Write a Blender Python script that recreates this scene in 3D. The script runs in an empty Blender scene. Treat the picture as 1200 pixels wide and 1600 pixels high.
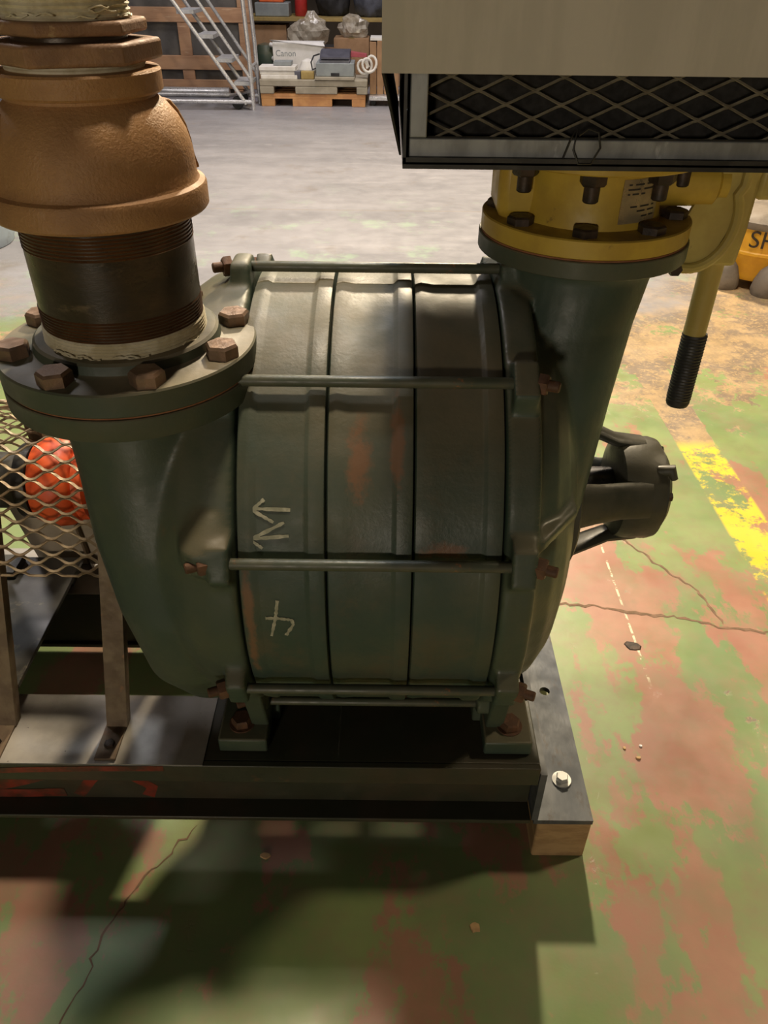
import bpy, bmesh, math, random
from mathutils import Vector, Matrix, noise
random.seed(7)
S = bpy.context.scene
COL = S.collection
PI = math.pi
R_ = math.radians

# ------------------------------------------------------------------ camera
cam_d = bpy.data.cameras.new('camera')
cam_d.sensor_fit = 'VERTICAL'
cam_d.sensor_height = 24.0
cam_d.lens = 18.0
cam_d.clip_start = 0.02
cam_d.clip_end = 100
cam = bpy.data.objects.new('camera', cam_d)
COL.objects.link(cam)
CAM_H, PITCH, ROLL = 1.2, R_(36.0), R_(0.65)
fwd = Vector((0, math.cos(PITCH), -math.sin(PITCH)))
rgt = Vector((1, 0, 0))
up = rgt.cross(fwd)
r2 = rgt * math.cos(ROLL) + up * math.sin(ROLL)
u2 = -rgt * math.sin(ROLL) + up * math.cos(ROLL)
M3 = Matrix((r2, u2, -fwd)).transposed()
cam.matrix_world = Matrix.Translation((0, 0, CAM_H)) @ M3.to_4x4()
S.camera = cam

# ------------------------------------------------------------------ world, hall lamps and added front fill
w = bpy.data.worlds.new('hall_air')
S.world = w
w.use_nodes = True
w.node_tree.nodes['Background'].inputs[0].default_value = (1.0, 0.88, 0.72, 1)
w.node_tree.nodes['Background'].inputs[1].default_value = 0.015


def lamp(name, loc, target, power, size, col):
    d = bpy.data.lights.new(name, 'AREA')
    d.shape = 'DISK'
    d.size = size
    d.energy = power
    d.color = col
    o = bpy.data.objects.new(name, d)
    COL.objects.link(o)
    o.location = loc
    v = Vector(target) - Vector(loc)
    o.rotation_euler = v.to_track_quat('-Z', 'Y').to_euler()
    return o


lamp('hall_lamp_above_machine', (0.0, 1.62, 4.6), (0.0, 1.6, 0), 125, 0.35, (1.0, 0.83, 0.60))
lamp('hall_lamp_behind_machine', (-0.4, 2.85, 4.8), (-0.4, 2.8, 0), 70, 0.4, (0.88, 0.93, 1.0))
lamp('hall_lamp_mid_hall', (0.6, 6.0, 4.2), (0.75, 0.3, 0), 500, 0.35, (1.0, 0.82, 0.56))
lamp('hall_lamp_right_aisle', (3.6, 1.9, 4.6), (2.0, 2.8, 0), 95, 0.6, (1.0, 0.81, 0.53))
lamp('hall_lamp_far', (-0.4, 7.2, 5.0), (-0.6, 8.0, 0), 130, 1.0, (1.0, 0.94, 0.97))
lamp('hall_lamp_left_aisle', (-3.4, 4.6, 5.0), (-2.4, 4.0, 0), 70, 0.8, (1.0, 0.92, 0.90))
lamp('front_fill_behind_viewer', (-2.2, -8.5, 1.95), (-0.2, 0.8, 1.05), 180, 0.9, (1.0, 0.86, 0.68))  # added fill, set low so upright front faces catch more light than floor

S.view_settings.view_transform = 'Standard'
S.view_settings.look = 'None'
S.view_settings.gamma = 1.0
S.view_settings.use_curve_mapping = False
S.view_settings.exposure = 0.0


# ------------------------------------------------------------------ materials
class NT:
    def __init__(self, name):
        self.m = bpy.data.materials.new(name)
        self.m.use_nodes = True
        self.t = self.m.node_tree
        self.n = self.t.nodes
        self.b = self.n['Principled BSDF']
        self.tc = self.n.new('ShaderNodeTexCoord')

    def link(self, a, b):
        self.t.links.new(a, b)

    def put(self, sock, v):
        if hasattr(v, 'is_linked'):
            self.link(v, sock)
        else:
            if sock.type == 'RGBA' and len(v) == 3:
                v = (*v, 1)
            sock.default_value = v

    def noise(self, scale, detail=4, rough=0.55, vec=None, dist=0.0):
        x = self.n.new('ShaderNodeTexNoise')
        x.inputs['Scale'].default_value = scale
        x.inputs['Detail'].default_value = detail
        x.inputs['Roughness'].default_value = rough
        x.inputs['Distortion'].default_value = dist
        self.link(vec or self.tc.outputs['Object'], x.inputs['Vector'])
        return x.outputs['Fac']

    def mapr(self, v, a, b, c=0.0, d=1.0, smooth=True):
        x = self.n.new('ShaderNodeMapRange')
        x.interpolation_type = 'SMOOTHSTEP' if smooth else 'LINEAR'
        x.clamp = True
        self.put(x.inputs[0], v)
        for i, q in enumerate((a, b, c, d)):
            x.inputs[1 + i].default_value = q
        return x.outputs[0]

    def math(self, op, a, b=0.0, c=0.0):
        x = self.n.new('ShaderNodeMath')
        x.operation = op
        self.put(x.inputs[0], a)
        self.put(x.inputs[1], b)
        self.put(x.inputs[2], c)
        return x.outputs[0]

    def mix(self, f, a, b):
        x = self.n.new('ShaderNodeMix')
        x.data_type = 'RGBA'
        self.put(x.inputs[0], f)
        self.put(x.inputs[6], a)
        self.put(x.inputs[7], b)
        return x.outputs[2]

    def xyz(self, src='Object'):
        x = self.n.new('ShaderNodeSeparateXYZ')
        self.link(self.tc.outputs[src], x.inputs[0])
        return x.outputs

    def stretch(self, sc):
        x = self.n.new('ShaderNodeMapping')
        x.inputs['Scale'].default_value = sc
        self.link(self.tc.outputs['Object'], x.inputs[0])
        return x.outputs[0]

    def bump(self, h, strength, dist=0.002):
        x = self.n.new('ShaderNodeBump')
        x.inputs['Strength'].default_value = strength
        x.inputs['Distance'].default_value = dist
        self.link(h, x.inputs['Height'])
        self.link(x.outputs[0], self.b.inputs['Normal'])

    def upfacing(self, a=0.35, b=0.95):
        g = self.n.new('ShaderNodeNewGeometry')
        s = self.n.new('ShaderNodeSeparateXYZ')
        self.link(g.outputs['True Normal'], s.inputs[0])
        return self.mapr(s.outputs[2], a, b)


def pmat(name, c1, c2=None, scale=14, rough=0.6, metal=0.0, bump=0.0, bscale=120, lo=0.4, hi=0.62,
         c3=None, s3=30, lo3=0.6, hi3=0.68, stretch=None, dust=None, dustamt=0.5, rvar=0.1):
    t = NT(name)
    vec = t.stretch(stretch) if stretch else None
    col = c1
    if c2:
        col = t.mix(t.mapr(t.noise(scale, 5, 0.6, vec), lo, hi), c1, c2)
    if c3:
        col = t.mix(t.mapr(t.noise(s3, 6, 0.65, vec), lo3, hi3), col, c3)
    if dust:
        f = t.math('MULTIPLY', t.upfacing(), t.mapr(t.noise(9, 5, 0.6), 0.3, 0.7, 0.25, 1.0))
        f = t.math('MULTIPLY', f, dustamt)
        col = t.mix(f, col, dust)
    t.put(t.b.inputs['Base Color'], col)
    rr = t.mapr(t.noise(scale * 2.3, 4), 0.3, 0.7, max(0.02, rough - rvar), min(1, rough + rvar))
    t.link(rr, t.b.inputs['Roughness'])
    t.b.inputs['Metallic'].default_value = metal
    if bump:
        t.bump(t.noise(bscale, 4, 0.6, vec), bump)
    return t.m


M = {}
DUST = (0.20, 0.16, 0.10)
RUST = (0.20, 0.075, 0.03)


def casing_mat():
    t = NT('green_machine_paint')
    col = t.mix(t.mapr(t.noise(7, 5, 0.6), 0.38, 0.64), (0.040, 0.066, 0.048), (0.062, 0.080, 0.052))
    col = t.mix(t.mapr(t.noise(28, 7, 0.7), 0.62, 0.74, 0, 0.55), col, (0.13, 0.085, 0.045))
    f = t.math('MULTIPLY', t.upfacing(0.2, 0.95), t.mapr(t.noise(6, 6, 0.65), 0.3, 0.68, 0.2, 0.85))
    col = t.mix(f, col, (0.17, 0.14, 0.085))
    t.put(t.b.inputs['Base Color'], col)
    t.link(t.mapr(t.noise(16, 5), 0.3, 0.7, 0.36, 0.60), t.b.inputs['Roughness'])
    t.bump(t.noise(150, 4, 0.6), 0.22, 0.0015)
    return t.m


def stain_mat():
    # green paint with two rust scuffs and dirty edges at the seams
    t = NT('green_stage_paint')
    x, y, z = t.xyz()
    col = t.mix(t.mapr(t.noise(7, 5, 0.6), 0.38, 0.64), (0.038, 0.065, 0.047), (0.068, 0.080, 0.050))
    col = t.mix(t.mapr(t.noise(11, 8, 0.72), 0.50, 0.72, 0, 0.6), col, (0.11, 0.080, 0.045))
    f = t.math('MULTIPLY', t.upfacing(0.2, 0.95), t.mapr(t.noise(6, 6, 0.65), 0.3, 0.68, 0.25, 0.9))
    col = t.mix(f, col, (0.165, 0.135, 0.082))
    n = t.noise(40, 6, 0.7)
    for (cx, cz, rx, rz) in ((-0.013, 0.5165, 0.016, 0.036), (0.029, 0.5305, 0.009, 0.045), (0.079, 0.4305, 0.030, 0.010), (-0.138, 0.34, 0.008, 0.09)):
        ax = t.math('DIVIDE', t.math('SUBTRACT', x, cx), rx)
        az = t.math('DIVIDE', t.math('SUBTRACT', z, cz), rz)
        d = t.math('SQRT', t.math('ADD', t.math('MULTIPLY', ax, ax), t.math('MULTIPLY', az, az)))
        d = t.math('ADD', d, t.math('MULTIPLY', t.math('SUBTRACT', n, 0.5), 2.4))
        m = t.math('MULTIPLY', t.mapr(d, 1.05, 0.35), t.mapr(y, -0.02, -0.06))
        m = t.math('MULTIPLY', m, 0.75)
        col = t.mix(m, col, (0.22, 0.10, 0.045))
    t.put(t.b.inputs['Base Color'], col)
    t.link(t.mapr(t.noise(16, 5), 0.3, 0.7, 0.44, 0.66), t.b.inputs['Roughness'])
    t.bump(t.noise(170, 4, 0.6), 0.3, 0.0015)
    return t.m


M['green'] = casing_mat()
M['stage'] = stain_mat()
M['flange_green'] = pmat('green_flange_paint', (0.050, 0.068, 0.046), (0.068, 0.076, 0.048), 10, 0.5, 0, 0.15, 120,
                         c3=(0.12, 0.075, 0.04), s3=35, lo3=0.64, hi3=0.74, dust=(0.22, 0.18, 0.115), dustamt=0.95)
M['rod'] = pmat('tie_rod_paint', (0.065, 0.075, 0.05), (0.09, 0.09, 0.06), 20, 0.45, 0, 0.1, 200, c3=(0.30, 0.12, 0.05), s3=16, lo3=0.63, hi3=0.68)
M['rustnut'] = pmat('rusty_nut', (0.095, 0.048, 0.026), (0.15, 0.072, 0.038), 60, 0.65, 0.2, 0.3, 300)
M['bolt'] = pmat('brown_bolt_steel', (0.17, 0.115, 0.075), (0.25, 0.155, 0.10), 40, 0.42, 0.35, 0.25, 220, c3=(0.10, 0.06, 0.04), s3=70, dust=(0.30, 0.19, 0.13), dustamt=0.7)
M['darkbolt'] = pmat('dark_bolt_steel', (0.030, 0.022, 0.017), (0.062, 0.040, 0.028), 50, 0.5, 0.4, 0.2, 200)
M['gasket'] = pmat('red_gasket', (0.22, 0.085, 0.035), (0.28, 0.12, 0.05), 50, 0.8)
M['castrust'] = pmat('rusty_cast_iron', (0.40, 0.215, 0.085), (0.31, 0.160, 0.064), 9, 0.55, 0.05, 0.55, 330, c3=(0.42, 0.24, 0.115), s3=40, lo3=0.6, hi3=0.72)
M['hexrust'] = pmat('rusty_hex_iron', (0.30, 0.165, 0.08), (0.22, 0.12, 0.065), 24, 0.65, 0.05, 0.5, 260, c3=(0.38, 0.25, 0.13), s3=60)
M['pipe'] = pmat('dark_oiled_pipe', (0.030, 0.022, 0.015), (0.060, 0.038, 0.022), 9, 0.34, 0.2, 0.15, 130, c3=(0.11, 0.08, 0.05), s3=16, lo3=0.60, hi3=0.70, stretch=(1, 1, 2.2))
M['thread'] = pmat('brown_pipe_thread', (0.13, 0.058, 0.022), (0.085, 0.040, 0.018), 20, 0.36, 0.35, 0.1, 200)
M['tape'] = pmat('thread_tape', (0.66, 0.60, 0.44), (0.52, 0.45, 0.29), 40, 0.6, 0, 0.4, 160)
M['yellow'] = pmat('yellow_valve_paint', (0.50, 0.345, 0.045), (0.42, 0.28, 0.038), 16, 0.5, 0, 0.1, 120, c3=(0.16, 0.10, 0.03), s3=26, lo3=0.66, hi3=0.76, dust=(0.14, 0.09, 0.03), dustamt=0.75)
M['lever'] = pmat('yellow_lever_paint', (0.44, 0.35, 0.10), (0.38, 0.29, 0.08), 18, 0.45, 0, 0.08, 150, c3=(0.17, 0.13, 0.07), s3=50, lo3=0.68, hi3=0.75)
M['rubber'] = pmat('black_rubber', (0.012, 0.012, 0.012), (0.02, 0.02, 0.02), 40, 0.55)
M['plate'] = pmat('nameplate_metal', (0.42, 0.34, 0.20), (0.34, 0.27, 0.16), 40, 0.35, 0.5)
M['ink'] = pmat('plate_ink', (0.03, 0.025, 0.02))
M['hood'] = pmat('greige_hood_paint', (0.50, 0.455, 0.375), (0.45, 0.41, 0.335), 6, 0.55, 0, 0.05, 300, c3=(0.38, 0.34, 0.27), s3=9, lo3=0.66, hi3=0.8, stretch=(6, 1, 1))
M['galv'] = pmat('galvanized_steel', (0.30, 0.31, 0.31), (0.21, 0.215, 0.215), 30, 0.42, 0.3, 0.05, 100, c3=(0.44, 0.45, 0.45), s3=45, lo3=0.6, hi3=0.7, stretch=(1, 1, 0.4))
M['darksteel'] = pmat('dark_sheet_steel', (0.035, 0.034, 0.032), (0.055, 0.052, 0.048), 20, 0.45, 0.5)
M['meshsteel'] = pmat('dull_mesh_steel', (0.30, 0.27, 0.20), (0.20, 0.175, 0.125), 50, 0.5, 0.4)
M['guardmesh'] = pmat('brown_mesh_steel', (0.40, 0.31, 0.20), (0.26, 0.185, 0.11), 40, 0.45, 0.35)
M['guardleg'] = pmat('brown_strap_steel', (0.20, 0.145, 0.09), (0.14, 0.095, 0.06), 25, 0.6, 0.2, 0.15, 150, c3=(0.24, 0.13, 0.07), s3=30)
M['filter'] = pmat('black_filter', (0.012, 0.011, 0.010), (0.02, 0.018, 0.016), 60, 0.9)
M['deck'] = pmat('lit_grey_deck_steel', (0.34, 0.315, 0.28), (0.25, 0.235, 0.215), 9, 0.5, 0.25, 0.12, 90, c3=(0.035, 0.03, 0.026), s3=75, lo3=0.69, hi3=0.73)
M['channel'] = pmat('dark_skid_paint', (0.040, 0.042, 0.026), (0.055, 0.045, 0.028), 10, 0.42, 0, 0.1, 120, c3=(0.09, 0.055, 0.03), s3=22, lo3=0.62, hi3=0.75)
M['redpaint'] = pmat('red_spray_paint', (0.24, 0.030, 0.015), (0.06, 0.030, 0.016), 20, 0.5, lo=0.35, hi=0.6)
M['angle'] = pmat('blue_grey_steel', (0.075, 0.082, 0.092), (0.115, 0.12, 0.128), 12, 0.58, 0.25, 0.2, 90, c3=(0.075, 0.062, 0.052), s3=14, lo3=0.56, hi3=0.66, stretch=(1.5, 0.6, 1))
M['zinc'] = pmat('bright_zinc', (0.62, 0.62, 0.60), (0.54, 0.54, 0.52), 12, 0.38, 0.55)
M['hole'] = pmat('bolt_hole_light', (0.28, 0.19, 0.10), (0.20, 0.13, 0.08), 60, 0.8)
M['timber'] = pmat('timber_block', (0.42, 0.27, 0.125), (0.31, 0.19, 0.085), 18, 0.75, 0, 0.4, 60, c3=(0.22, 0.13, 0.06), s3=14, lo3=0.58, hi3=0.7, stretch=(1, 0.25, 2.5))
M['orange'] = pmat('orange_coupling', (0.85, 0.13, 0.030), (0.70, 0.09, 0.022), 18, 0.45, 0, 0.2, 60)
M['motor'] = pmat('dark_motor', (0.05, 0.048, 0.042), (0.085, 0.078, 0.062), 15, 0.5, 0.2)
M['slab'] = pmat('grey_motor_base', (0.13, 0.13, 0.127), (0.095, 0.094, 0.09), 8, 0.45, 0.35, 0.1, 80, c3=(0.27, 0.23, 0.17), s3=10)
M['beige'] = pmat('beige_box_paint', (0.45, 0.38, 0.29), (0.38, 0.32, 0.24), 12, 0.5)
M['bearing'] = pmat('dark_green_bearing_paint', (0.036, 0.040, 0.030), (0.055, 0.055, 0.040), 14, 0.5, 0.05, 0.15, 120, dust=(0.10, 0.085, 0.055), dustamt=0.6)
M['shaft'] = pmat('shaft_steel', (0.10, 0.10, 0.11), (0.15, 0.15, 0.16), 20, 0.3, 0.7)
M['chalk'] = pmat('chalk_line', (0.50, 0.48, 0.36), (0.32, 0.32, 0.23), 90, 0.9, lo=0.35, hi=0.6)
M['wood'] = pmat('crate_wood', (0.46, 0.27, 0.155), (0.37, 0.205, 0.115), 5, 0.75, 0, 0.2, 40, c3=(0.53, 0.35, 0.22), s3=9, stretch=(0.4, 1, 3))
M['panel'] = pmat('dark_crate_panel', (0.075, 0.070, 0.066), (0.10, 0.093, 0.087), 6, 0.7)
M['alu'] = pmat('aluminium_tube', (0.62, 0.62, 0.63), (0.52, 0.52, 0.53), 30, 0.35, 0.6)
M['tread'] = pmat('ladder_tread', (0.50, 0.51, 0.53), (0.42, 0.43, 0.45), 30, 0.5, 0.3)
M['palletwood'] = pmat('orange_pallet_wood', (0.58, 0.30, 0.12), (0.46, 0.22, 0.09), 8, 0.7)
M['palletgrey'] = pmat('grey_moulded_pallet', (0.36, 0.32, 0.25), (0.29, 0.26, 0.20), 8, 0.75)
M['white'] = pmat('white_card', (0.82, 0.80, 0.78), (0.74, 0.72, 0.69), 8, 0.6)
M['paper'] = pmat('white_paper', (0.78, 0.76, 0.72), (0.68, 0.65, 0.60), 12, 0.7)
M['printergrey'] = pmat('grey_plastic', (0.27, 0.30, 0.31), (0.23, 0.255, 0.265), 10, 0.5)
M['slategrey'] = pmat('slate_plastic', (0.095, 0.095, 0.125), (0.075, 0.075, 0.10), 10, 0.45)
M['brownbox'] = pmat('brown_cardboard', (0.38, 0.225, 0.12), (0.31, 0.18, 0.095), 8, 0.8)
M['tanbox'] = pmat('tan_board', (0.40, 0.29, 0.10), (0.32, 0.23, 0.08), 9, 0.6)
M['blackcloth'] = pmat('black_cloth', (0.014, 0.014, 0.017), (0.03, 0.03, 0.035), 5, 0.8)
M['bluecloth'] = pmat('blue_grey_tarp', (0.10, 0.11, 0.15), (0.05, 0.055, 0.075), 7, 0.55, 0, 0.4, 18)
M['redpart'] = pmat('red_metal', (0.45, 0.03, 0.03), (0.35, 0.025, 0.02), 10, 0.4)
M['orangeplastic'] = pmat('orange_plastic', (0.75, 0.15, 0.04), (0.62, 0.11, 0.03), 10, 0.5)
M['tub'] = pmat('yellow_tub_plastic', (0.76, 0.40, 0.022), (0.66, 0.32, 0.02), 8, 0.45, c3=(0.48, 0.22, 0.03), s3=25, lo3=0.63, hi3=0.74)
M['lid'] = pmat('grey_lid_rubber', (0.20, 0.165, 0.13), (0.14, 0.115, 0.09), 14, 0.7)
M['drum'] = pmat('blue_grey_drum', (0.34, 0.40, 0.46), (0.28, 0.33, 0.385), 5, 0.45, c3=(0.22, 0.25, 0.28), s3=12)
M['wall'] = pmat('dark_wall', (0.10, 0.075, 0.05), (0.07, 0.055, 0.04), 1.5, 0.85)
M['flake'] = pmat('paint_flake', (0.56, 0.36, 0.17), (0.46, 0.29, 0.14), 60, 0.8)
M['crack'] = pmat('crack_dirt', (0.15, 0.095, 0.055), (0.22, 0.13, 0.08), 40, 0.9)
M['pink'] = pmat('pink_plastic', (0.55, 0.13, 0.15), (0.5, 0.1, 0.12), 10, 0.5)


def bag_mat():
    t = NT('clear_plastic_bag')
    t.put(t.b.inputs['Base Color'], t.mix(t.mapr(t.noise(14, 4), 0.4, 0.6), (0.46, 0.40, 0.32), (0.72, 0.66, 0.56)))
    t.b.inputs['Roughness'].default_value = 0.18
    t.b.inputs['Alpha'].default_value = 0.55
    t.bump(t.noise(9, 3, 0.5, None, 1.5), 0.3, 0.03)
    return t.m


M['bag'] = bag_mat()


def floor_mat():
    t = NT('worn_painted_floor')
    x, y, z = t.xyz()
    n_big = t.noise(1.7, 6, 0.62)
    n_mid = t.noise(4.6, 7, 0.66)
    n_fine = t.noise(42, 6, 0.7)
    # two coats of floor paint: green over red
    green = t.mix(t.mapr(t.noise(3.1, 5), 0.35, 0.65), (0.165, 0.235, 0.095), (0.24, 0.30, 0.115))
    red = t.mix(t.mapr(t.noise(6, 5), 0.35, 0.65), (0.34, 0.145, 0.105), (0.40, 0.195, 0.135))
    vs = t.n.new('ShaderNodeMapping')
    vs.inputs['Scale'].default_value = (1.35, 0.62, 1)
    vs.inputs['Location'].default_value = (0.33, 0.41, 0)
    t.link(t.tc.outputs['Object'], vs.inputs[0])
    wr = t.noise(3.3, 8, 0.63, vs.outputs[0])
    wr = t.math('ADD', wr, t.math('MULTIPLY', t.math('SUBTRACT', n_fine, 0.5), 0.17))
    # the red coat is bared most along the walkway beside the machine
    near = t.mapr(y, 1.75, 1.15)
    wr = t.math('ADD', wr, t.math('MULTIPLY', near, 0.02))
    wr = t.math('SUBTRACT', wr, t.math('MULTIPLY', t.mapr(y, 1.5, 2.1), 0.12))
    wr = t.math('SUBTRACT', wr, t.math('MULTIPLY', t.mapr(x, 0.3, 0.1), 0.05))
    col = t.mix(t.mapr(wr, 0.495, 0.54, 0, 0.92), green, red)
    # scuffed film between the coats
    col = t.mix(t.mapr(t.noise(9, 7, 0.7), 0.40, 0.70, 0, 0.65), col, (0.25, 0.20, 0.11))
    # bare tan concrete in the aisle
    tan = t.mix(t.mapr(t.noise(13, 6, 0.7), 0.36, 0.64), (0.43, 0.30, 0.165), (0.30, 0.22, 0.13))
    tan = t.mix(t.mapr(t.noise(4.2, 8, 0.74), 0.46, 0.56, 0, 0.9), tan, (0.20, 0.155, 0.115))
    tan = t.mix(t.mapr(t.noise(52, 7, 0.75, None, 0.8), 0.53, 0.57, 0, 0.75), tan, (0.46, 0.32, 0.165))
    band = t.math('MULTIPLY', t.mapr(y, 1.85, 2.75), t.mapr(x, 0.1, 0.7, 0.65, 1.0))
    tm = t.math('ADD', t.math('MULTIPLY', band, 0.22), t.math('ADD', t.math('MULTIPLY', n_mid, 0.70), t.math('MULTIPLY', t.noise(30, 8, 0.72, None, 0.6), 0.45)))
    # old line, yellow gone
    line = t.math('MULTIPLY', t.mapr(x, 0.885, 0.895), t.mapr(x, 1.015, 1.005))
    gone = t.math('MULTIPLY', line, t.mapr(y, 1.93, 2.05))
    tm = t.math('ADD', tm, t.math('MULTIPLY', gone, 0.20))
    col = t.mix(t.mapr(tm, 0.705, 0.725), col, tan)
    # small chips through to concrete
    chips = t.mapr(t.noise(19, 8, 0.72), 0.715, 0.735)
    col = t.mix(t.math('MULTIPLY', chips, 0.9), col, (0.60, 0.44, 0.22))
    # yellow aisle line, flaking
    ymask = t.math('MULTIPLY', line, t.mapr(y, 2.06, 1.98))
    yw = t.mapr(t.math('ADD', t.math('MULTIPLY', t.noise(34, 8, 0.75), 0.6), t.math('MULTIPLY', t.noise(7, 4), 0.5)), 0.60, 0.53)
    col = t.mix(t.math('MULTIPLY', ymask, yw), col, (0.70, 0.52, 0.05))
    # thin dotted remains of a pale line
    l2 = t.math('MULTIPLY', t.mapr(x, 0.5445, 0.5455), t.mapr(x, 0.5505, 0.5495))
    l2 = t.math('MULTIPLY', l2, t.mapr(t.noise(30, 6, 0.7), 0.47, 0.52))
    l2 = t.math('MULTIPLY', l2, t.math('MULTIPLY', t.mapr(y, 1.05, 1.1), t.mapr(y, 1.62, 1.55)))
    col = t.mix(l2, col, (0.66, 0.60, 0.42))
    # unpainted grey slab further back
    grey = t.mix(t.mapr(t.noise(1.3, 7, 0.65, t.stretch((0.6, 1.6, 1))), 0.35, 0.65), (0.285, 0.28, 0.305), (0.22, 0.218, 0.24))
    grey = t.mix(t.mapr(t.noise(5, 8, 0.7, t.stretch((0.5, 1.6, 1))), 0.56, 0.70, 0, 0.5), grey, (0.38, 0.37, 0.39))
    gy = t.math('ADD', y, t.math('MULTIPLY', t.math('SUBTRACT', n_big, 0.5), 2.0))
    gx = t.math('MULTIPLY', t.mapr(x, 0.9, 2.2), 1.6)
    gm = t.mapr(t.math('SUBTRACT', gy, gx), 2.7, 3.4)
    col = t.mix(gm, col, grey)
    # traces of green left on the grey slab
    tr = t.math('MULTIPLY', t.mapr(t.noise(3.6, 7, 0.7), 0.53, 0.66), t.math('MULTIPLY', gm, t.mapr(y, 5.4, 3.9)))
    col = t.mix(t.math('MULTIPLY', tr, 0.5), col, (0.30, 0.44, 0.30))
    # slab joint
    j = t.math('MULTIPLY', t.mapr(y, 4.602, 4.610), t.mapr(y, 4.628, 4.620))
    col = t.mix(t.math('MULTIPLY', j, 0.55), col, (0.25, 0.22, 0.2))
    # dirt and oil
    dirt = t.mapr(t.noise(2.4, 7, 0.68), 0.56, 0.75, 0, 0.45)
    col = t.mix(dirt, col, (0.16, 0.12, 0.075))
    t.put(t.b.inputs['Base Color'], col)
    rgh = t.mapr(t.noise(8, 6, 0.65), 0.3, 0.7, 0.32, 0.52)
    t.link(rgh, t.b.inputs['Roughness'])
    hgt = t.math('ADD', t.math('MULTIPLY', t.noise(60, 6, 0.7), 0.5), t.math('MULTIPLY', t.mapr(tm, 0.68, 0.73), -0.5))
    t.bump(hgt, 0.25, 0.002)
    return t.m


M['floor'] = floor_mat()

# ------------------------------------------------------------------ mesh tools
WL = {}


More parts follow.
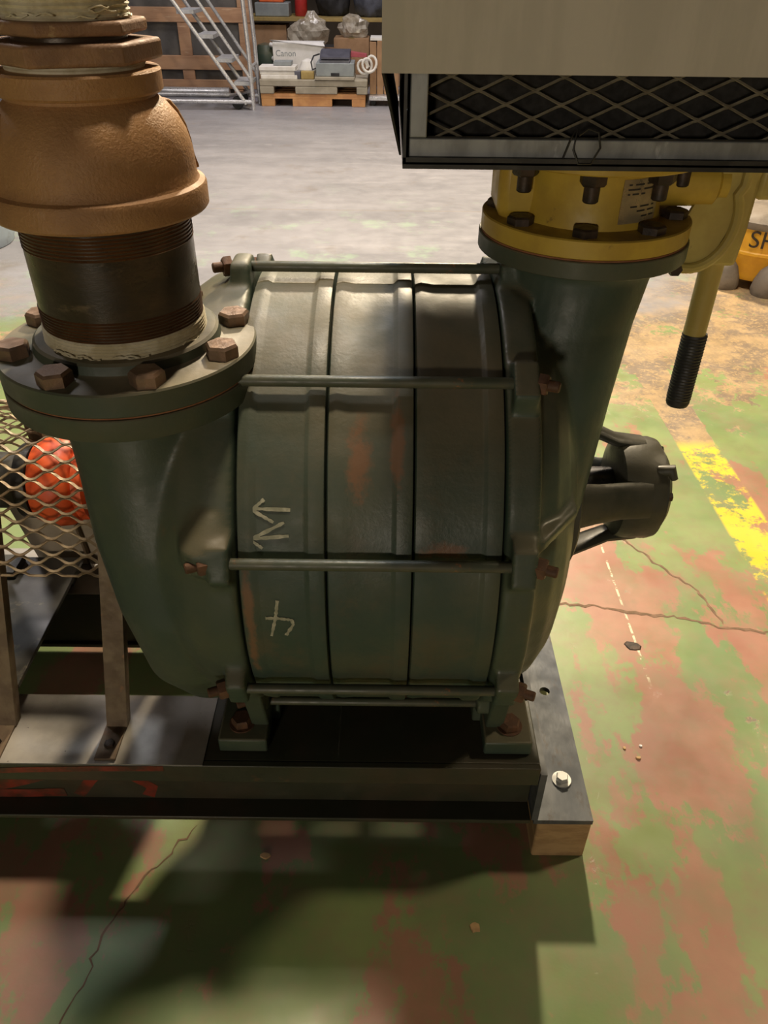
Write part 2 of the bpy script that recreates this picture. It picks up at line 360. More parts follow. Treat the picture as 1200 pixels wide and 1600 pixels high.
class MB:
    def __init__(self):
        self.v, self.f = [], []

    def add(self, vs, fs):
        o = len(self.v)
        self.v += [Vector(q) for q in vs]
        self.f += [tuple(o + i for i in f) for f in fs]
        return self

    def box(self, x0, x1, y0, y1, z0, z1):
        return self.add([(x0, y0, z0), (x1, y0, z0), (x1, y1, z0), (x0, y1, z0), (x0, y0, z1), (x1, y0, z1), (x1, y1, z1), (x0, y1, z1)],
                        [(3, 2, 1, 0), (4, 5, 6, 7), (0, 1, 5, 4), (1, 2, 6, 5), (2, 3, 7, 6), (3, 0, 4, 7)])

    def obox(self, c, ax, ay, az):   # oriented box: centre and three half-axis vectors
        c, ax, ay, az = map(Vector, (c, ax, ay, az))
        vs = [c + sx * ax + sy * ay + sz * az for sz in (-1, 1) for sx, sy in ((-1, -1), (1, -1), (1, 1), (-1, 1))]
        return self.add(vs, [(3, 2, 1, 0), (4, 5, 6, 7), (0, 1, 5, 4), (1, 2, 6, 5), (2, 3, 7, 6), (3, 0, 4, 7)])

    def lathe(self, prof, c=(0, 0, 0), axis='Z', seg=48, a0=0.0):
        # prof: list of (r, h); closed with caps when r>0 at the ends
        c = Vector(c)
        ring = []
        vs, fs = [], []

        def pt(r, h, a):
            u, v = r * math.cos(a), r * math.sin(a)
            if axis == 'Z':
                return c + Vector((u, v, h))
            if axis == 'X':
                return c + Vector((h, u, v))
            return c + Vector((v, h, u))
        for (r, h) in prof:
            if r < 1e-6:
                ring.append([len(vs)])
                vs.append(pt(0, h, 0))
            else:
                ring.append(list(range(len(vs), len(vs) + seg)))
                vs += [pt(r, h, a0 + 2 * PI * k / seg) for k in range(seg)]
        for a, b in zip(ring, ring[1:]):
            for k in range(seg):
                k2 = (k + 1) % seg
                if len(a) == 1 and len(b) == 1:
                    continue
                if len(a) == 1:
                    fs.append((a[0], b[k2], b[k]))
                elif len(b) == 1:
                    fs.append((a[k], a[k2], b[0]))
                else:
                    fs.append((a[k], a[k2], b[k2], b[k]))
        if len(ring[0]) > 1:
            fs.append(tuple(reversed(ring[0])))
        if len(ring[-1]) > 1:
            fs.append(tuple(ring[-1]))
        return self.add(vs, fs)

    def ringlathe(self, prof, c=(0, 0, 0), axis='Z', seg=48):   # closed profile loop (a ring with a hole)
        n0 = len(self.v)
        tmp = MB()
        tmp.lathe(prof, c, axis, seg)
        fs = [f for f in tmp.f if len(f) == 4]
        n = len(prof)
        a = list(range((n - 1) * seg, n * seg))
        b = list(range(seg))
        for k in range(seg):
            k2 = (k + 1) % seg
            fs.append((a[k], a[k2], b[k2], b[k]))
        return self.add(tmp.v, fs)

    def tube(self, pts, r, seg=10, closed=False, cap=True):
        pts = [Vector(p) for p in pts]
        n = len(pts)
        rs = r if isinstance(r, (list, tuple)) else [r] * n
        vs, fs = [], []
        t0 = (pts[1] - pts[0]).normalized()
        ref = Vector((0, 0, 1)) if abs(t0.z) < 0.9 else Vector((1, 0, 0))
        nrm = (ref - ref.dot(t0) * t0).normalized()
        for i, p in enumerate(pts):
            if closed:
                t = (pts[(i + 1) % n] - pts[i - 1]).normalized()
            elif i == 0:
                t = t0
            elif i == n - 1:
                t = (pts[-1] - pts[-2]).normalized()
            else:
                t = ((pts[i + 1] - p).normalized() + (p - pts[i - 1]).normalized()).normalized()
            nrm = (nrm - nrm.dot(t) * t).normalized()
            b = t.cross(nrm)
            for k in range(seg):
                a = 2 * PI * k / seg
                vs.append(p + rs[i] * (math.cos(a) * nrm + math.sin(a) * b))
        m = n if closed else n - 1
        for i in range(m):
            j = (i + 1) % n
            for k in range(seg):
                k2 = (k + 1) % seg
                fs.append((i * seg + k, i * seg + k2, j * seg + k2, j * seg + k))
        if cap and not closed:
            fs.append(tuple(reversed(range(seg))))
            fs.append(tuple(range((n - 1) * seg, n * seg)))
        return self.add(vs, fs)

    def prism(self, poly, axis, h0, h1):
        # poly: 2d points; axis X -> (y,z), Y -> (x,z), Z -> (x,y)
        def p3(a, b, h):
            return {'X': (h, a, b), 'Y': (a, h, b), 'Z': (a, b, h)}[axis]
        n = len(poly)
        vs = [p3(a, b, h0) for a, b in poly] + [p3(a, b, h1) for a, b in poly]
        fs = [tuple(reversed(range(n))), tuple(range(n, 2 * n))] + [(i, (i + 1) % n, n + (i + 1) % n, n + i) for i in range(n)]
        return self.add(vs, fs)

    def loft(self, sections):   # list of rings with the same count
        n = len(sections[0])
        vs = [p for s in sections for p in s]
        fs = [(i * n + k, i * n + (k + 1) % n, (i + 1) * n + (k + 1) % n, (i + 1) * n + k) for i in range(len(sections) - 1) for k in range(n)]
        fs += [tuple(reversed(range(n))), tuple(range((len(sections) - 1) * n, len(sections) * n))]
        return self.add(vs, fs)

    def hexhead(self, r, h, c=(0, 0, 0)):   # chamfered hexagon, axis z
        c = Vector(c)
        ring = lambda q, z, n=6: [c + Vector((q * math.cos(k * PI / 3), q * math.sin(k * PI / 3), z)) for k in range(6)]
        return self.loft([ring(r, 0), ring(r, h * 0.80), ring(r * 0.86, h)])

    def mesh(self, name, mat, base=Vector((0, 0, 0)), angle=35):
        me = bpy.data.meshes.new(name)
        me.from_pydata([v - base for v in self.v], [], self.f)
        bm = bmesh.new()
        bm.from_mesh(me)
        bmesh.ops.recalc_face_normals(bm, faces=bm.faces)
        bm.to_mesh(me)
        bm.free()
        me.materials.append(mat)
        me.polygons.foreach_set('use_smooth', [True] * len(me.polygons))
        me.set_sharp_from_angle(angle=R_(angle))
        me.update()
        return me

    def build(self, name, mat, parent=None, base=None, bevel=0, angle=35, voxel=0, smooth=0):
        if parent is not None:
            b = WL[parent.as_pointer()]
        else:
            if base is None:
                lo = [min(v[i] for v in self.v) for i in range(3)]
                hi = [max(v[i] for v in self.v) for i in range(3)]
                base = ((lo[0] + hi[0]) / 2, (lo[1] + hi[1]) / 2, lo[2])
            b = Vector(base)
        me = self.mesh(name, M[mat] if isinstance(mat, str) else mat, b, angle)
        o = bpy.data.objects.new(name, me)
        COL.objects.link(o)
        if parent is not None:
            o.parent = parent
        else:
            o.location = b
        WL[o.as_pointer()] = b
        if bevel:
            m = o.modifiers.new('bevel', 'BEVEL')
            m.width = bevel
            m.segments = 2
            m.limit_method = 'ANGLE'
            m.angle_limit = R_(40)
        if voxel:
            m = o.modifiers.new('cast', 'REMESH')
            m.mode = 'VOXEL'
            m.voxel_size = voxel
            m.use_smooth_shade = True
        if smooth:
            m = o.modifiers.new('soften', 'SMOOTH')
            m.factor = 0.5
            m.iterations = smooth
        return o


def thing(name, label, cat, loc, group=None):
    o = bpy.data.objects.new(name, None)
    o.empty_display_size = 0.05
    COL.objects.link(o)
    o.location = loc
    WL[o.as_pointer()] = Vector(loc)
    o['label'] = label
    o['category'] = cat
    if group:
        o['group'] = group
    return o


def tag(o, label, cat, group=None):
    o['label'] = label
    o['category'] = cat
    if group:
        o['group'] = group
    return o


def struct(o, label=None):
    o['kind'] = 'structure'
    if label:
        o['label'] = label
    return o


def inst(name, me, parent, loc, rot=(0, 0, 0), scale=1.0):
    # a copy sharing mesh data, placed at a world point under its parent
    o = bpy.data.objects.new(name, me)
    COL.objects.link(o)
    o.parent = parent
    o.location = Vector(loc) - WL[parent.as_pointer()]
    o.rotation_euler = rot
    if scale != 1.0:
        o.scale = (scale,) * 3
    WL[o.as_pointer()] = Vector(loc)
    return o


def text_mesh(body, size, depth=0.0005):
    cu = bpy.data.curves.new('lettering', 'FONT')
    cu.body = body
    cu.size = size
    cu.extrude = depth
    cu.align_x = 'CENTER'
    cu.align_y = 'CENTER'
    o = bpy.data.objects.new('lettering_tmp', cu)
    COL.objects.link(o)
    dg = bpy.context.evaluated_depsgraph_get()
    me = bpy.data.meshes.new_from_object(o.evaluated_get(dg))
    bpy.data.objects.remove(o)
    bpy.data.curves.remove(cu)
    return me


# ================================================================== setting
fl = MB().add([(-9, -4, 0), (9, -4, 0), (9, 15, 0), (-9, 15, 0), (-9, -4, -0.1), (9, -4, -0.1), (9, 15, -0.1), (-9, 15, -0.1)],
              [(0, 1, 2, 3), (7, 6, 5, 4), (0, 4, 5, 1), (1, 5, 6, 2), (2, 6, 7, 3), (3, 7, 4, 0)]).build('floor', 'floor', base=(0, 0, 0))
struct(fl, 'worn concrete floor with green and red paint')
struct(MB().box(-9, 9, 14.6, 15, 0, 6).build('wall_back', 'wall'), 'dark wall at the far end of the hall')


def crack(pts, wdt, seed):
    rnd = random.Random(seed)
    P = []
    for (a, b) in zip(pts, pts[1:]):
        n = max(2, int((Vector(b) - Vector(a)).length / 0.012))
        for k in range(n):
            q = Vector(a).lerp(Vector(b), k / n)
            P.append(q + Vector((rnd.uniform(-1, 1), rnd.uniform(-1, 1))) * 0.005)
    P.append(Vector(pts[-1]))
    vs, fs = [], []
    for i, q in enumerate(P):
        d = (P[min(i + 1, len(P) - 1)] - P[max(i - 1, 0)]).normalized()
        nn = Vector((-d.y, d.x))
        ww = wdt * rnd.uniform(0.35, 1.0) * (0.3 if i in (0, len(P) - 1) else 1)
        vs += [(*(q + nn * ww), 0.0006), (*(q - nn * ww), 0.0006)]
    for i in range(len(P) - 1):
        fs.append((2 * i, 2 * i + 1, 2 * i + 3, 2 * i + 2))
    return MB().add(vs, fs).build('floor_crack', 'crack', parent=fl)


crack([(0.38, 1.30), (0.43, 1.302), (0.50, 1.292), (0.546, 1.28), (0.664, 1.261), (0.747, 1.232), (0.85, 1.217), (1.05, 1.19)], 0.0055, 1)
crack([(0.60, 1.56), (0.61, 1.539), (0.684, 1.427), (0.735, 1.348), (0.758, 1.242)], 0.0036, 2)
crack([(-0.309, 0.74), (-0.385, 0.639), (-0.405, 0.59), (-0.421, 0.541), (-0.423, 0.489), (-0.443, 0.44), (-0.45, 0.36)], 0.0020, 3)


def flake(x, y, sx, sy, seed, label, mat='flake', h=0.003):
    rnd = random.Random(seed)
    n = 9
    ring = [(x + sx * rnd.uniform(0.7, 1.1) * math.cos(2 * PI * k / n), y + sy * rnd.uniform(0.7, 1.1) * math.sin(2 * PI * k / n)) for k in range(n)]
    bot = [Vector((a, b, 0.0)) for a, b in ring]
    top = [Vector((x + (a - x) * 0.85, y + (b - y) * 0.85, h * rnd.uniform(0.7, 1.2))) for a, b in ring]
    return tag(MB().loft([bot, top]).build('paint_flake', mat), label, 'debris', 'flakes lying on the floor')


flake(0.1455, 0.576, 0.009, 0.009, 11, 'largest tan flake on the shaded floor in front of the skid')
flake(-0.188, 0.687, 0.010, 0.006, 12, 'dull brown flake on dark floor just in front of the long skid rail')
flake(0.476, 0.885, 0.006, 0.004, 13, 'small orange chip on red floor right of the bright bolt')
flake(0.487, 0.912, 0.004, 0.003, 14, 'tiny white chip above the orange chip on red floor', 'white')
flake(0.538, 1.171, 0.018, 0.017, 15, 'dark flat heart-shaped scrap on the red floor below the crack', 'darkbolt', 0.002)
flake(0.455, 0.907, 0.0035, 0.004, 16, 'tiny tan chip left of the white chip on red floor')

# ================================================================== skid
SK = thing('skid_base', 'long dark steel skid frame carrying the green blower', 'skid', (-0.5, 0.95, 0.095))
m = MB()   # front rail: lipped top plate, recessed web, bottom flange
m.box(-1.35, 0.235, 0.690, 0.700, 0.196, 0.235)
m.box(-1.35, 0.235, 0.700, 0.820, 0.225, 0.2348)
m.box(-1.35, 0.235, 0.722, 0.732, 0.105, 0.225)
m.box(-1.35, 0.235, 0.690, 0.738, 0.096, 0.105)
fr = m.build('front_rail', 'channel', SK, bevel=0.0015)
m = MB()
m.box(-1.35, 0.235, 1.057, 1.190, 0.225, 0.2348)
m.box(-1.35, 0.235, 1.065, 1.075, 0.105, 0.225)
m.box(-1.35, 0.235, 1.057, 1.120, 0.096, 0.105)
m.box(-1.35, 0.235, 1.180, 1.190, 0.045, 0.225)  # outer skirt carried down to block low light under the rail
m.build('rear_rail', 'channel', SK, bevel=0.0015)
for x0, x1 in ((-1.35, -0.262),):  # grey plate stops at the shade edge; shaded deck keeps the dark colour
    MB().box(x0, x1, 0.6905, 0.8195, 0.2349, 0.2362).build('lit_deck_plate', 'deck', SK)['label'] = 'lit stretch of bare grey steel plate on the rail'
    MB().box(x0, x1, 1.0575, 1.1895, 0.2349, 0.2362).build('lit_deck_plate', 'deck', SK)['label'] = 'lit stretch of bare grey steel plate on the rail'
for x0 in (-1.2, 0.20):
    MB().box(x0, x0 + 0.03, 0.732, 1.065, 0.11, 0.22).build('cross_member', 'channel', SK)
m = MB()   # end angle: horizontal leg with two holes drawn as ring cut-outs, vertical leg
HX = [(0.296, 0.763), (0.297, 0.951)]


def plate_with_holes(x0, x1, y0, y1, z0, z1, holes, r):
    bm = bmesh.new()
    outer = [bm.verts.new((x, y, z1)) for x, y in ((x0, y0), (x1, y0), (x1, y1), (x0, y1))]
    ed = [bm.edges.new((outer[i], outer[(i + 1) % 4])) for i in range(4)]
    for (hx, hy) in holes:
        rg = [bm.verts.new((hx + r * math.cos(2 * PI * k / 20), hy + r * math.sin(2 * PI * k / 20), z1)) for k in range(20)]
        ed += [bm.edges.new((rg[i], rg[(i + 1) % 20])) for i in range(20)]
    bmesh.ops.triangle_fill(bm, use_beauty=True, use_dissolve=False, edges=ed)
    ret = bmesh.ops.extrude_face_region(bm, geom=bm.faces[:])
    for g in ret['geom']:
        if isinstance(g, bmesh.types.BMVert):
            g.co.z = z0
    bm.verts.index_update()
    mb = MB()
    mb.add([v.co.copy() for v in bm.verts], [tuple(v.index for v in f.verts) for f in bm.faces])
    bm.free()
    return mb


m = plate_with_holes(0.240, 0.333, 0.690, 1.230, 0.096, 0.106, [(0.299, 0.951), (0.299, 1.13)], 0.0095)
m.box(0.236, 0.246, 0.690, 1.230, 0.106, 0.222)
ang = m.build('end_angle', 'angle', SK)
ang['label'] = 'blue-grey steel angle across the skid end'
b = MB()
b.lathe([(0.0155, 0), (0.0155, 0.0025), (0.0, 0.0025)], (0.296, 0.763, 0.1062), seg=28)
wsh = b.build('washer', 'zinc', ang)
h = MB().hexhead(0.0105, 0.009)
inst('anchor_bolt', h.mesh('anchor_bolt', M['zinc']), ang, (0.296, 0.763, 0.1088), (0, 0, 0.3))['label'] = 'bright zinc hex bolt'


def paint_stroke(pts, wd, y, name, mat, parent):
    mb = MB()
    P = [Vector((a, y, b)) for a, b in pts]
    vs, fs = [], []
    for i, q in enumerate(P):
        d = (P[min(i + 1, len(P) - 1)] - P[max(i - 1, 0)]).normalized()
        nn = Vector((-d.z, 0, d.x)) * wd
        vs += [q + nn, q - nn]
    for i in range(len(P) - 1):
        fs.append((2 * i, 2 * i + 1, 2 * i + 3, 2 * i + 2))
    mb.add(vs, fs)
    return mb.build(name, mat, parent)


for k, (pts, wd, yy) in enumerate((
        ([(-0.62, 0.130), (-0.56, 0.150), (-0.50, 0.175), (-0.47, 0.19)], 0.012, 0.7215),
        ([(-0.48, 0.112), (-0.455, 0.15), (-0.42, 0.19)], 0.009, 0.7215),
        ([(-0.37, 0.112), (-0.36, 0.135), (-0.385, 0.16)], 0.010, 0.7215),
        ([(-0.62, 0.216), (-0.52, 0.222), (-0.42, 0.226), (-0.32, 0.228)], 0.006, 0.6894),
        ([(-0.64, 0.115), (-0.56, 0.116), (-0.50, 0.120)], 0.010, 0.7212))):
    paint_stroke(pts, wd, yy, 'spray_mark', 'redpaint', fr)

tag(MB().box(0.248, 0.334, 0.692, 0.90, 0.0, 0.0945).build('timber_block', 'timber', bevel=0.004), 'square sawn timber block under the near end of the blue-grey angle', 'timber', 'timber blocks under the skid')
tag(MB().box(0.248, 0.334, 1.08, 1.22, 0.0, 0.0945).build('timber_block', 'timber', bevel=0.004), 'timber block under the far end of the blue-grey angle', 'timber', 'timber blocks under the skid')

# ================================================================== blower
AY, AZ, R, RB = 0.95, 0.561, 0.3113, 0.324
BL = thing('blower', 'dark green multistage centrifugal blower with long tie rods', 'blower', (-0.015, AY, 0.2365))
XS = (-0.1628, -0.0640, 0.0327, 0.1321)


def ring_pt(e, r, x):    # elevation angle from the front, around the shaft axis
    return Vector((x, AY - r * math.cos(e), AZ + r * math.sin(e)))


stages = []
for i in range(3):
    x0, x1 = XS[i], XS[i + 1]
    L = x1 - x0
    prof = [(R - 0.03, x0 + 0.0008), (R - 0.006, x0 + 0.0008), (R - 0.003, x0 + 0.0024), (R - 0.0015, x0 + 0.010)]
    if i == 0:
        prof += [(R - 0.001, x0 + 0.016), (R - 0.003, x0 + 0.022)]
    prof += [(R - 0.003, x0 + 0.024), (R - 0.003, x1 - 0.026), (R - 0.0027, x1 - 0.0235), (R + 0.0002, x1 - 0.0195), (R + 0.0006, x1 - 0.018), (R + 0.0006, x1 - 0.004), (R, x1 - 0.0018), (R - 0.006, x1 - 0.0008), (R - 0.03, x1 - 0.0008)]
    o = MB().lathe(prof, (0, AY, AZ), 'X', 128).build('stage_casing', 'stage', BL, angle=50)
    stages.append(o)


def chalk(strokes, parent, wd=0.0022):
    rnd = random.Random(5)
    for st in strokes:
        P = []
        for (a, bb) in zip(st, st[1:]):
            for k in range(8):
                f = k / 8
                P.append((a[0] + (bb[0] - a[0]) * f, a[1] + (bb[1] - a[1]) * f))
        P.append(st[-1])
        vs, fs = [], []
        rr = R - 0.0022
        flat = [Vector((x, rr * R_(e))) for x, e in P]
        for i, q in enumerate(flat):
            d = (flat[min(i + 1, len(flat) - 1)] - flat[max(i - 1, 0)]).normalized()
            nn = Vector((-d.y, d.x)) * wd * rnd.uniform(0.6, 1.1)
            for s in (1, -1):
                p = q + s * nn
                vs.append(ring_pt(p.y / rr, rr, p.x))
        for i in range(len(P) - 1):
            fs.append((2 * i, 2 * i + 1, 2 * i + 3, 2 * i + 2))
        MB().add(vs, fs).build('chalk_mark', 'chalk', parent)


chalk([[(-0.1023, 28.5), (-0.1426, 28.7)], [(-0.1308, 30.6), (-0.1443, 28.4), (-0.1209, 25.9)],
       [(-0.1092, 25.9), (-0.145, 22.4), (-0.1043, 23.1)], [(-0.1451, 22.0), (-0.1335, 20.4)],
       [(-0.1198, 8.4), (-0.123, 4.1), (-0.1299, -1.5)],
       [(-0.1349, 3.7), (-0.1207, 3.7), (-0.1048, 3.3), (-0.1034, 2.0), (-0.1128, -1.2)],
       [(-0.1309, -24.8), (-0.105, -26.3)]], stages[0])
chalk([[(-0.0435, -26.4), (-0.0051, -25.2)], [(-0.036, -25.4), (-0.043, -26.4)]], stages[1], 0.0014)

ELEV = [90 + 36 * k for k in range(10)]


def add_lugs(mb, xc, hx):
    for e in ELEV:
        e = R_(e)
        rad = Vector((0, -math.cos(e), math.sin(e)))
        tan = Vector((0, math.sin(e), math.cos(e)))
        c = ring_pt(e, R - 0.006, xc)
        # tapered boss
        secs = []
        for (dr, tw) in ((-0.05, 0.046), (0.0, 0.036), (0.018, 0.027), (0.030, 0.022)):
            q = c + rad * dr
            secs.append([q + Vector((hx, 0, 0)) + tan * tw, q - Vector((hx, 0, 0)) + tan * tw, q - Vector((hx, 0, 0)) - tan * tw, q + Vector((hx, 0, 0)) - tan * tw])
        mb.loft(secs)


def ell(cx, cy, z, rx, ry, n=40, pw=2.4):
    out = []
    for k in range(n):
        a = 2 * PI * k / n
        ca, sa = math.cos(a), math.sin(a)
        out.append(Vector((cx + rx * math.copysign(abs(ca) ** (2 / pw), ca), cy + ry * math.copysign(abs(sa) ** (2 / pw), sa), z)))
    return out


# discharge end
LX, LY, LZ = -0.286, 0.805, 0.851
m = MB()
m.lathe([(0.0, -0.315), (0.13, -0.315), (0.19, -0.307), (0.235, -0.290), (0.275, -0.262), (0.298, -0.228), (0.309, -0.198), (R, -0.180), (R, -0.1640), (0.0, -0.1640)], (0, AY, AZ), 'X', 96)
secs = [ell(-0.235, 0.90, 0.285, 0.040, 0.080), ell(-0.247, 0.850, 0.33, 0.062, 0.115), ell(-0.255, 0.815, 0.42, 0.078, 0.135),
        ell(-0.262, 0.795, 0.53, 0.085, 0.128), ell(-0.270, 0.795, 0.63, 0.090, 0.115), ell(-0.279, 0.802, 0.72, 0.090, 0.098, pw=2.1),
        ell(LX, LY, 0.79, 0.090, 0.090, pw=2.0), ell(LX, LY, 0.812, 0.098, 0.098, pw=2.0)]
m.loft(secs)
add_lugs(m, -0.1790, 0.0125)
m.loft([ell(-0.195, 0.700, 0.615, 0.018, 0.030), ell(-0.196, 0.680, 0.645, 0.032, 0.044), ell(-0.196, 0.676, 0.675, 0.032, 0.044), ell(-0.19, 0.70, 0.705, 0.020, 0.03)])
m.build('discharge_casing', 'green', BL, voxel=0.0040, smooth=12)
m = MB().lathe([(0.085, 0.798), (0.1385, 0.798), (0.1395, 0.800), (0.1395, 0.8215), (0.1385, 0.8225), (0.085, 0.8225)], (LX, LY, 0), 'Z', 72)
m.build('discharge_flange', 'flange_green', BL)

# inlet end
VX, VY = 0.240, 0.97
m = MB()
m.lathe([(0.0, 0.1330), (R, 0.1330), (R + 0.002, 0.140), (R + 0.002, 0.167), (R, 0.1715), (0.292, 0.172), (0.284, 0.178), (0.272, 0.198), (0.245, 0.218), (0.20, 0.236), (0.13, 0.252), (0.0, 0.254)], (0, AY, AZ), 'X', 96)
secs = [ell(0.190, 0.93, 0.40, 0.050, 0.10), ell(0.192, 0.93, 0.50, 0.062, 0.15), ell(0.200, 0.94, 0.62, 0.073, 0.150, pw=3), ell(0.213, 0.955, 0.74, 0.082, 0.130, pw=2.6),
        ell(0.230, 0.968, 0.83, 0.088, 0.105, pw=2.1), ell(VX, VY, 0.89, 0.092, 0.092, pw=2), ell(VX, VY, 0.912, 0.097, 0.097, pw=2)]
m.loft(secs)
add_lugs(m, 0.1530, 0.0140)
m.prism([(0.165, 0.660), (0.176, 0.660), (0.226, 0.725), (0.226, 0.85), (0.165, 0.85)], 'Z', 0.668, 0.682)
m.build('inlet_casing', 'green', BL, voxel=0.0036, smooth=2)
m = MB().lathe([(0.08, 0.907), (0.1255, 0.907), (0.1265, 0.908), (0.1265, 0.9260), (0.1255, 0.9270), (0.08, 0.9270)], (VX, VY, 0), 'Z', 72)
m.build('inlet_flange', 'flange_green', BL)

# tie rods with nuts
rod_me = MB().lathe([(0.0, -0.19), (0.0055, -0.19), (0.0065, -0.187), (0.0065, 0.187), (0.0055, 0.19), (0.0, 0.19)], (0, 0, 0), 'X', 16).mesh('tie_rod', M['rod'])
nut = MB().hexhead(0.0125, 0.011)
nut.lathe([(0.0062, 0.010), (0.0062, 0.022), (0.005, 0.0235), (0, 0.0235)], seg=14)
nut_me = nut.mesh('rod_nut', M['rustnut'])
for e in ELEV:
    p = ring_pt(R_(e), RB, -0.013)
    rod = inst('tie_rod', rod_me, BL, p)
    inst('rod_nut', nut_me, rod, p + Vector((0.180, 0, 0)), (0.4, PI / 2, 0))
    inst('rod_nut', nut_me, rod, p + Vector((-0.180, 0, 0)), (0.4, -PI / 2, 0))

# feet
fb = MB().hexhead(0.0155, 0.013)
fb.lathe([(0.019, -0.002), (0.019, 0.0005), (0, 0.0005)], seg=24)
fb_me = fb.mesh('foot_bolt', M['rustnut'])
for (xa, xb, xi) in ((-0.241, -0.169, 1), (0.152, 0.223, -1)):
    for (ya, yb, s) in ((0.714, 0.800, 1), (1.100, 1.186, -1)):
        m = MB()
        m.box(xa, xb, ya, yb, 0.2368, 0.264)
        wx0, wx1 = (xb - 0.026, xb) if xi > 0 else (xa, xa + 0.024)
        if xi < 0:
            wx0, wx1 = xa + 0.004, xa + 0.030
        y_out, y_in = (ya, yb) if s > 0 else (yb, ya)
        m.prism([(y_out + s * 0.030, 0.26), (y_in + s * 0.045, 0.26), (y_in + s * 0.055, 0.36), (y_out + s * 0.030, 0.40), (y_out - s * 0.005, 0.37)], 'X', wx0, wx1)
        # gusset sloping to the pad
        gx0, gx1 = (xb - 0.004, xb + 0.012) if xi > 0 else (xa - 0.012, xa + 0.004)
        m.prism([(y_in - s * 0.025, 0.2368), (y_in + s * 0.03, 0.2368), (y_in + s * 0.03, 0.34), (y_in - s * 0.02, 0.33)], 'X', gx0, gx1)
        ft = m.build('foot', 'green', BL, bevel=0.003)
        inst('foot_bolt', fb_me, ft, ((xa + xb) / 2 - 0.004 * xi, (ya + yb) / 2 - s * 0.012, 0.266), (0, 0, 0.2))

MB().prism([(-0.240, 0.2368), (0.222, 0.2368), (0.222, 0.375), (0.172, 0.36), (0.172, 0.286), (-0.17, 0.286), (-0.17, 0.36), (-0.240, 0.375)], 'Y', 1.104, 1.116).build('light_baffle_plate', 'green', BL)  # unseen plate added under the casing to stop lamp light leaking through

# outboard bearing bracket
m = MB()
m.ringlathe([(0.080, 0.246), (0.122, 0.246), (0.122, 0.264), (0.115, 0.268), (0.080, 0.268)], (0, AY, AZ), 'X', 56)
m.lathe([(0.0, 0.335), (0.058, 0.335), (0.072, 0.340), (0.075, 0.350), (0.076, 0.386), (0.073, 0.396), (0.0, 0.396)], (0, AY, AZ), 'X', 56)
BH = m.build('bearing_housing', 'bearing', BL)
for e in (18, 108, 198, 288):
    e = R_(e)
    rad = Vector((0, -math.cos(e), math.sin(e)))
    tan = Vector((0, math.sin(e), math.cos(e)))
    secs = []
    for (x, r, tw, th) in ((0.254, 0.106, 0.034, 0.011), (0.295, 0.090, 0.029, 0.011), (0.335, 0.073, 0.027, 0.010), (0.375, 0.068, 0.027, 0.010)):
        c = Vector((x, AY, AZ)) + rad * r
        ring = []
        for k in range(14):
            a = 2 * PI * k / 14
            ring.append(c + tan * tw * math.cos(a) + rad * th * math.sin(a))
        secs.append(ring)
    MB().loft(secs).build('bracket_arm', 'bearing', BH)
MB().lathe([(0.064, 0.395), (0.064, 0.402), (0.054, 0.409), (0.030, 0.413), (0, 0.414)], (0, AY, AZ), 'X', 48).build('end_cover', 'bearing', BH)
MB().lathe([(0.052, 0.253), (0.052, 0.275), (0.040, 0.284), (0.030, 0.288), (0.030, 0.338)], (0, AY, AZ), 'X', 40).build('shaft_seal', 'shaft', BH)
hm = MB().hexhead(0.007, 0.006).mesh('cover_screw', M['darkbolt'])
for k in range(4):
    a = R_(20 + 90 * k)
    inst('cover_screw', hm, BH, (0.4025, AY - 0.056 * math.cos(a), AZ + 0.056 * math.sin(a)), (0, PI / 2, 0))
MB().tube([(0.385, AY - 0.042, AZ + 0.056), (0.400, AY - 0.048, AZ + 0.061), (0.406, AY - 0.051, AZ + 0.048)], [0.008, 0.009, 0.005], 12).build('lubricator', 'bearing', BH)
MB().lathe([(0.028, -0.45), (0.028, -0.30)], (0, AY, AZ), 'X', 24).build('drive_shaft', 'shaft', BL)
MB().lathe([(0.075, -0.345), (0.085, -0.34), (0.095, -0.312)], (0, AY, AZ), 'X', 40).build('shaft_boss', 'green', BL)

# ================================================================== discharge pipework
CF = thing('companion_flange', 'green bolted pipe flange on the blower outlet', 'flange', (LX, LY, 0.8235))
MB().lathe([(0.0, 0.8232), (0.1372, 0.8232), (0.1372, 0.8252), (0, 0.8252)], (LX, LY, 0), 'Z', 72).build('gasket', 'gasket', CF)
m = MB().ringlathe([(0.082, 0.8254), (0.1385, 0.8254), (0.1397, 0.8268), (0.1397, 0.849), (0.1380, 0.851), (0.104, 0.8515), (0.101, 0.853), (0.099, 0.862), (0.096, 0.8645), (0.082, 0.8645)], (LX, LY, 0), 'Z', 80)
m.build('flange_disc', 'flange_green', CF)
hb = MB().hexhead(0.0180, 0.0145)
hb_me = hb.mesh('flange_bolt', M['bolt'])
for k, rz in enumerate((0.2, 0.9, 0.35, 1.3, 0.1, 0.5, 0.8, 0.3)):
    a = R_(-66 + 45 * k)
    inst('flange_bolt', hb_me, CF, (LX + 0.1195 * math.cos(a), LY + 0.1195 * math.sin(a), 0.8508), (0, 0, rz))

PN = thing('pipe_nipple', 'dark oily threaded pipe standing in the green outlet flange', 'pipe', (LX, LY, 0.86))


def thread_prof(r0, r1, z0, z1, n, depth):
    out = []
    for k in range(n):
        za = z0 + (z1 - z0) * k / n
        zb = z0 + (z1 - z0) * (k + 0.5) / n
        ra = r0 + (r1 - r0) * k / n
        out += [(ra - depth, za), (ra, zb)]
    out.append((r1 - depth, z1))
    return out


